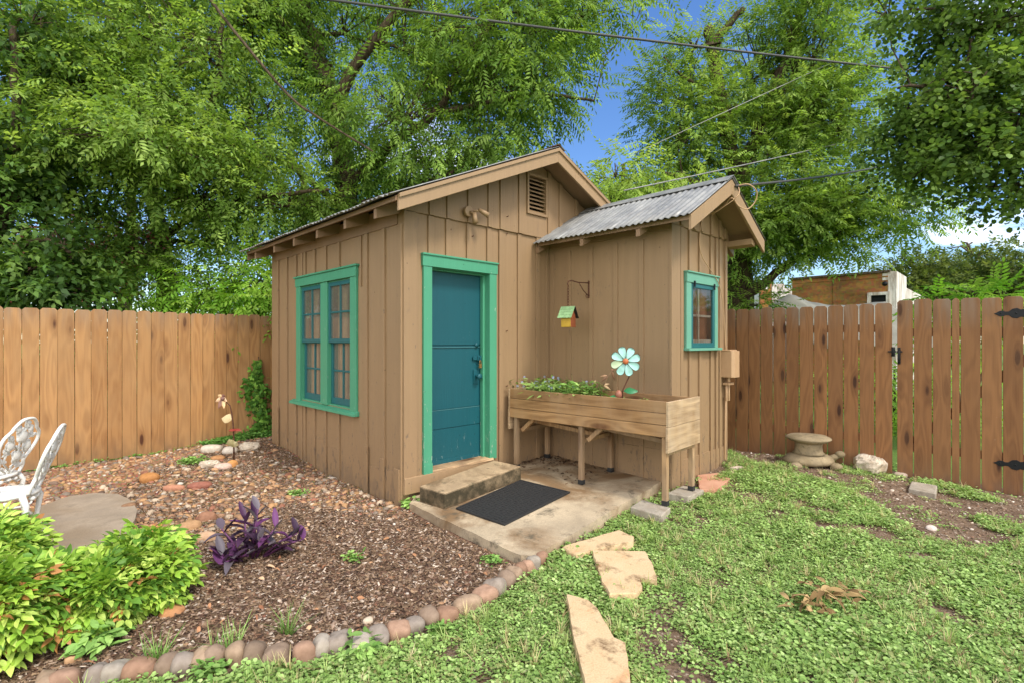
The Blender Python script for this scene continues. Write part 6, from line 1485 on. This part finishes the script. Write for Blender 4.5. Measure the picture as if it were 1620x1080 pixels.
# ================================================================== gravel and mulch
ico = MB(); ico.ball((0, 0, 0), 1, (1, 1, 1), 7, 5); TVp = np.array([tuple(v) for v in ico.v]); TFl = ico.f
tri = []
for f in TFl: tri += [[f[0], f[1], f[2]]]+([[f[0], f[2], f[3]]] if len(f) == 4 else [])
TFp = np.array(tri)
PEB = []
for s in range(8):
    r = np.random.default_rng(700+s); ph_ = r.uniform(0, 6, 6); k = 1+.14*np.sin(2.5*TVp[:, 0]+ph_[0])+.14*np.sin(2.7*TVp[:, 1]+ph_[1])+.1*np.sin(4*TVp[:, 2]*TVp[:, 0]+ph_[2]); PEB.append((TVp*k[:, None]*np.array([r.uniform(1.0, 1.45), r.uniform(.75, 1), r.uniform(.4, .65)]), TFp))
def pebbles(name, x, y, size, cols, w, label, zk=.15):
    n = len(x); a = rng.random(n)*6.28; d = np.stack([np.cos(a), np.sin(a), rng.normal(0, .22, n)], 1); R = frames(d, np.tile([[0, 0, 1.]], (n, 1))+rng.normal(0, .25, (n, 3))); pos = np.stack([x, y, gh(x, y)+size*zk], 1)
    wh = rng.integers(0, 8, n); Vs = []; Fs = []; Ts = []; b = 0
    for k in range(8):
        s_ = wh == k; V_, F_ = inst(PEB[k][0], PEB[k][1], R[s_], pos[s_], size[s_]); Vs.append(V_); Fs.append(F_+b); b += len(V_); c = np.array(cols)[rng.choice(len(cols), s_.sum(), p=w)]*rng.uniform(.75, 1.2, (s_.sum(), 1)); Ts.append(np.repeat(c, len(TFp), 0))
    o = np_mesh(name, np.concatenate(Vs), np.concatenate(Fs), M['stone'], np.concatenate(Ts), smooth=True); return tag(o, label, 'gravel', None, 'stuff')
PCOL = [sr(176, 136, 100), sr(152, 116, 88), sr(176, 136, 94), sr(140, 124, 108), sr(190, 168, 142), sr(146, 98, 76), sr(118, 96, 80), sr(200, 188, 172)]
PWT = [.22, .22, .13, .14, .09, .08, .10, .02]
n = 16000; x = rng.uniform(-6, -.6, n); y = rng.uniform(2.6, 7.6, n)
soft = .10; jx, jy = rng.normal(0, soft, n), rng.normal(0, soft, n)
ok = inpoly(x+jx, y+jy, gravel_poly) & ~inpoly(x, y, shed_w) & ((x-fenceL0[0])*(-.69)+(y-fenceL0[1])*.722 < -.03)
mulchy = np.hypot(x-(-3.05), y-6.35) < .75; ok &= ~(mulchy & (rng.random(n) < .75))
sidx = inpoly(x, y, [(p[0], p[1]) for p in P_[:0]]) if False else None
x, y = x[ok], y[ok]; pebbles('river_gravel', x, y, .010+.024*rng.random(len(x))**2.4+.012*(rng.random(len(x)) < .05), PCOL, PWT, 'bed of mixed tan and orange river gravel along the left fence')
n = 2600; x = rng.uniform(-3.6, 0.3, n); y = rng.uniform(1.9, 5.2, n); ok = inpoly(x, y, bed_poly) & ~inpoly(x, y, shed_w) & ~inpoly(x, y, slab_w); x, y = x[ok], y[ok]
wallish = np.exp(-np.abs((x+.976)*(.69634597)-(y-4.6)*.7177)*3); k = rng.random(len(x)) < .22+.7*wallish
x, y = x[k], y[k]; pebbles('scattered_pebbles', x, y, .006+.012*rng.random(len(x))**2, PCOL, PWT, 'small loose pebbles scattered over the bark mulch')
n = 700; x = rng.uniform(1.2, 6, n); y = rng.uniform(3.2, 6.6, n); ok = (inpoly(x, y, bare) | inpoly(x, y, bare2) | (rng.random(n) < .05)) & fence_side(x, y) & ~inpoly(x, y, shed_w) & ~inpoly(x, y, slab_w); x, y = x[ok], y[ok]
pebbles('dirt_pebbles', x, y, .006+.014*rng.random(len(x))**2.5, [sr(190, 172, 154), sr(160, 136, 116), sr(214, 200, 184)], None, 'small pale pebbles in the bare dirt near the gate')
CH = []
for s in range(6):
    r = np.random.default_rng(800+s); w_, h_ = r.uniform(.28, .6), r.uniform(.08, .16)
    V = np.array([[-1, -w_, -h_], [1, -w_*.6, -h_], [.8, w_*.8, -h_*.6], [-.9, w_, -h_], [-.9, -w_*.8, h_], [.95, -w_*.5, h_*.7], [.7, w_*.7, h_], [-.8, w_*.9, h_*.8]])+r.normal(0, .06, (8, 3))*np.array([1, 1, .4]); CH.append((V, np.array([[4, 5, 6, 7], [0, 1, 5, 4], [1, 2, 6, 5], [2, 3, 7, 6], [3, 0, 4, 7]])))
n = 150000; x = rng.uniform(-3.9, .35, n); y = 1.75+rng.random(n)**1.15*5.4
ok = inpoly(x, y, bed_poly) & ~inpoly(x, y, shed_w) & ~inpoly(x, y, slab_w) & (near_edge(x, y) > .05)
gr = inpoly(x+rng.normal(0, .1, n), y+rng.normal(0, .1, n), gravel_poly); mulchy = np.hypot(x-(-3.05), y-6.35) < .8
ok &= (~gr) | (mulchy & (rng.random(n) < .9)) | (rng.random(n) < .5)
dtc = np.hypot(x-at(660, 820, 1)[0]*4.1, y-4.1); x, y = x[ok], y[ok]
CC = [sr(116, 93, 72), sr(92, 73, 56), sr(136, 112, 88), sr(158, 134, 114), sr(74, 58, 48), sr(194, 176, 156), sr(132, 100, 78)]
sc_ = .0055+.014*rng.random(len(x))**1.8
scatter('bark_mulch', x, y, CH, CC, 'chip', sc_, .006, .16, [.24, .2, .2, .14, .10, .06, .06], .32, 'brown shredded bark mulch between shed and edging stones', 'mulch', 'stuff')
n = 26000; x = rng.uniform(.0, 6, n); y = rng.uniform(1.9, 6.6, n); ok = fence_side(x, y) & ~inpoly(x, y, bed_poly) & ~inpoly(x, y, slab_w) & ~inpoly(x, y, shed_w) & (inpoly(x, y, bare) | inpoly(x, y, bare2) | inpoly(x, y, bare3) | (rng.random(n) < .5)); x, y = x[ok], y[ok]
scatter('bark_litter', x, y, CH, CC, 'chip', .005+.009*rng.random(len(x)), .003, .2, [.2, .15, .2, .16, .09, .14, .06], .25, 'fine bark and leaf litter on the bare dirt of the yard', 'litter', 'stuff')
# litter of dry leaves on mulch, one by one is beyond counting
n = 240; x = rng.uniform(-3, .2, n); y = rng.uniform(2, 4.6, n); ok = inpoly(x, y, bed_poly) & ~inpoly(x, y, shed_w) & ~inpoly(x, y, slab_w); x, y = x[ok], y[ok]
scatter('leaf_litter', x, y, [leaf_full(.05, .024, .4), leaf_full(.06, .02, .7)], [sr(176, 128, 92), sr(150, 104, 76), sr(196, 160, 124)], 'chip', rng.uniform(.5, 1.0, len(x)), .02, .15, None, .3, 'dry tan leaves scattered over the mulch', 'litter', 'stuff')
n = 260; lx = rng.uniform(1.15, 1.93, n); ly = -.02-rng.random(n)**2*.9; lx = 1.93-(1.93-lx)**1.0*rng.random(n); P_ = np.array([[*list(sw(a, b))[:2], sz(a, b)+.006] for a, b in zip(lx, ly)])
scatter('leaf_litter', P_[:, 0], P_[:, 1], CH, [sr(60, 46, 36), sr(92, 70, 54), sr(120, 96, 72)], 'chip', rng.uniform(.008, .02, n), 0, .15, None, .2, 'dark twigs and leaf litter on the slab under the planter', 'litter', 'stuff', z=P_[:, 2])

# ================================================================== light, sky, camera
sun_el = math.radians(53)
sd = Vector((.62, -.55, 0)).normalized(); sun_dir = Vector((sd.x*math.cos(sun_el), sd.y*math.cos(sun_el), math.sin(sun_el)))
L = bpy.data.lights.new('sun', 'SUN'); L.energy = 1.5; L.angle = math.radians(12); L.color = (1, .968, .90)
so = bpy.data.objects.new('sun', L); COL.objects.link(so); so.rotation_euler = (-sun_dir).to_track_quat('-Z', 'Y').to_euler()
wd = bpy.data.worlds.new('World'); S.world = wd; wd.use_nodes = True; nt = wd.node_tree; nt.nodes.clear()
out = nt.nodes.new('ShaderNodeOutputWorld'); bg = nt.nodes.new('ShaderNodeBackground'); nt.links.new(bg.outputs[0], out.inputs[0])
sky = nt.nodes.new('ShaderNodeTexSky'); sky.sky_type = 'NISHITA'; sky.sun_disc = False; sky.sun_elevation = sun_el; sky.sun_rotation = math.atan2(sun_dir.x, sun_dir.y)
sky.air_density = 1.0; sky.dust_density = .4; sky.ozone_density = 2.4
hs_ = nt.nodes.new('ShaderNodeHueSaturation'); hs_.inputs['Saturation'].default_value = 1.22; hs_.inputs['Hue'].default_value = .508; nt.links.new(sky.outputs[0], hs_.inputs['Color'])
tc = nt.nodes.new('ShaderNodeTexCoord'); sp = nt.nodes.new('ShaderNodeSeparateXYZ'); nt.links.new(tc.outputs['Generated'], sp.inputs[0])
dz = nt.nodes.new('ShaderNodeMath'); dz.operation = 'MAXIMUM'; nt.links.new(sp.outputs[2], dz.inputs[0]); dz.inputs[1].default_value = .06
def dv_(i): 
    q = nt.nodes.new('ShaderNodeMath'); q.operation = 'DIVIDE'; nt.links.new(sp.outputs[i], q.inputs[0]); nt.links.new(dz.outputs[0], q.inputs[1]); return q.outputs[0]
cb = nt.nodes.new('ShaderNodeCombineXYZ'); nt.links.new(dv_(0), cb.inputs[0]); nt.links.new(dv_(1), cb.inputs[1]); cb.inputs[2].default_value = 5.3
ns = nt.nodes.new('ShaderNodeTexNoise'); nt.links.new(cb.outputs[0], ns.inputs[0]); ns.inputs['Scale'].default_value = .55; ns.inputs['Detail'].default_value = 7; ns.inputs['Roughness'].default_value = .6
cr = nt.nodes.new('ShaderNodeValToRGB'); 
cy_ = nt.nodes.new('ShaderNodeMath'); cy_.operation = 'MULTIPLY_ADD'; nt.links.new(sp.outputs[1], cy_.inputs[0]); cy_.inputs[1].default_value = -.42; cy_.inputs[2].default_value = .05  # extra cloud added in the unseen sky behind the camera as soft fill
cc_ = nt.nodes.new('ShaderNodeMath'); cc_.operation = 'MAXIMUM'; nt.links.new(cy_.outputs[0], cc_.inputs[0]); cc_.inputs[1].default_value = 0
ca2 = nt.nodes.new('ShaderNodeMath'); ca2.operation = 'ADD'; nt.links.new(ns.outputs[0], ca2.inputs[0]); nt.links.new(cc_.outputs[0], ca2.inputs[1]); 
vd = nt.nodes.new('ShaderNodeVectorMath'); vd.operation = 'DOT_PRODUCT'; nt.links.new(tc.outputs['Generated'], vd.inputs[0]); c_ = Vector(ray(1568, 384)).normalized(); vd.inputs[1].default_value = c_
vm = nt.nodes.new('ShaderNodeMapRange'); nt.links.new(vd.outputs['Value'], vm.inputs[0]); vm.inputs[1].default_value = .9965; vm.inputs[2].default_value = .9999; vm.inputs[3].default_value = 0; vm.inputs[4].default_value = .07
n2_ = nt.nodes.new('ShaderNodeTexNoise'); nt.links.new(tc.outputs['Generated'], n2_.inputs[0]); n2_.inputs['Scale'].default_value = 22; n2_.inputs['Detail'].default_value = 5
m2_ = nt.nodes.new('ShaderNodeMath'); m2_.operation = 'MULTIPLY_ADD'; nt.links.new(n2_.outputs[0], m2_.inputs[0]); nt.links.new(vm.outputs[0], m2_.inputs[1]); nt.links.new(ca2.outputs[0], m2_.inputs[2])
m3_ = nt.nodes.new('ShaderNodeMath'); m3_.operation = 'MULTIPLY_ADD'; nt.links.new(vm.outputs[0], m3_.inputs[0]); m3_.inputs[1].default_value = .6; nt.links.new(m2_.outputs[0], m3_.inputs[2]); nt.links.new(m3_.outputs[0], cr.inputs[0]); cr.color_ramp.elements[0].position = .56; cr.color_ramp.elements[0].color = (0, 0, 0, 1); cr.color_ramp.elements[1].position = .82; cr.color_ramp.elements[1].color = (1, 1, 1, 1)
mx = nt.nodes.new('ShaderNodeMix'); mx.data_type = 'RGBA'; nt.links.new(cr.outputs[0], mx.inputs[0]); nt.links.new(hs_.outputs[0], mx.inputs[6]); mx.inputs[7].default_value = (13, 13, 13.2, 1)
nt.links.new(mx.outputs[2], bg.inputs[0]); bg.inputs[1].default_value = .10
cam = bpy.data.cameras.new('camera'); co = bpy.data.objects.new('camera', cam); COL.objects.link(co); S.camera = co
co.location = (0, 0, H); co.rotation_euler = (PI/2, 0, 0); cam.sensor_width = 36; cam.lens = 36*F/1620; cam.clip_start = .05; cam.clip_end = 2000
S.view_settings.view_transform = 'Standard'; S.view_settings.look = 'None'; S.view_settings.exposure = 1.17; S.view_settings.gamma = 1
S.cycles.max_bounces = 6; S.cycles.diffuse_bounces = 3; S.cycles.transparent_max_bounces = 12; S.cycles.transmission_bounces = 4
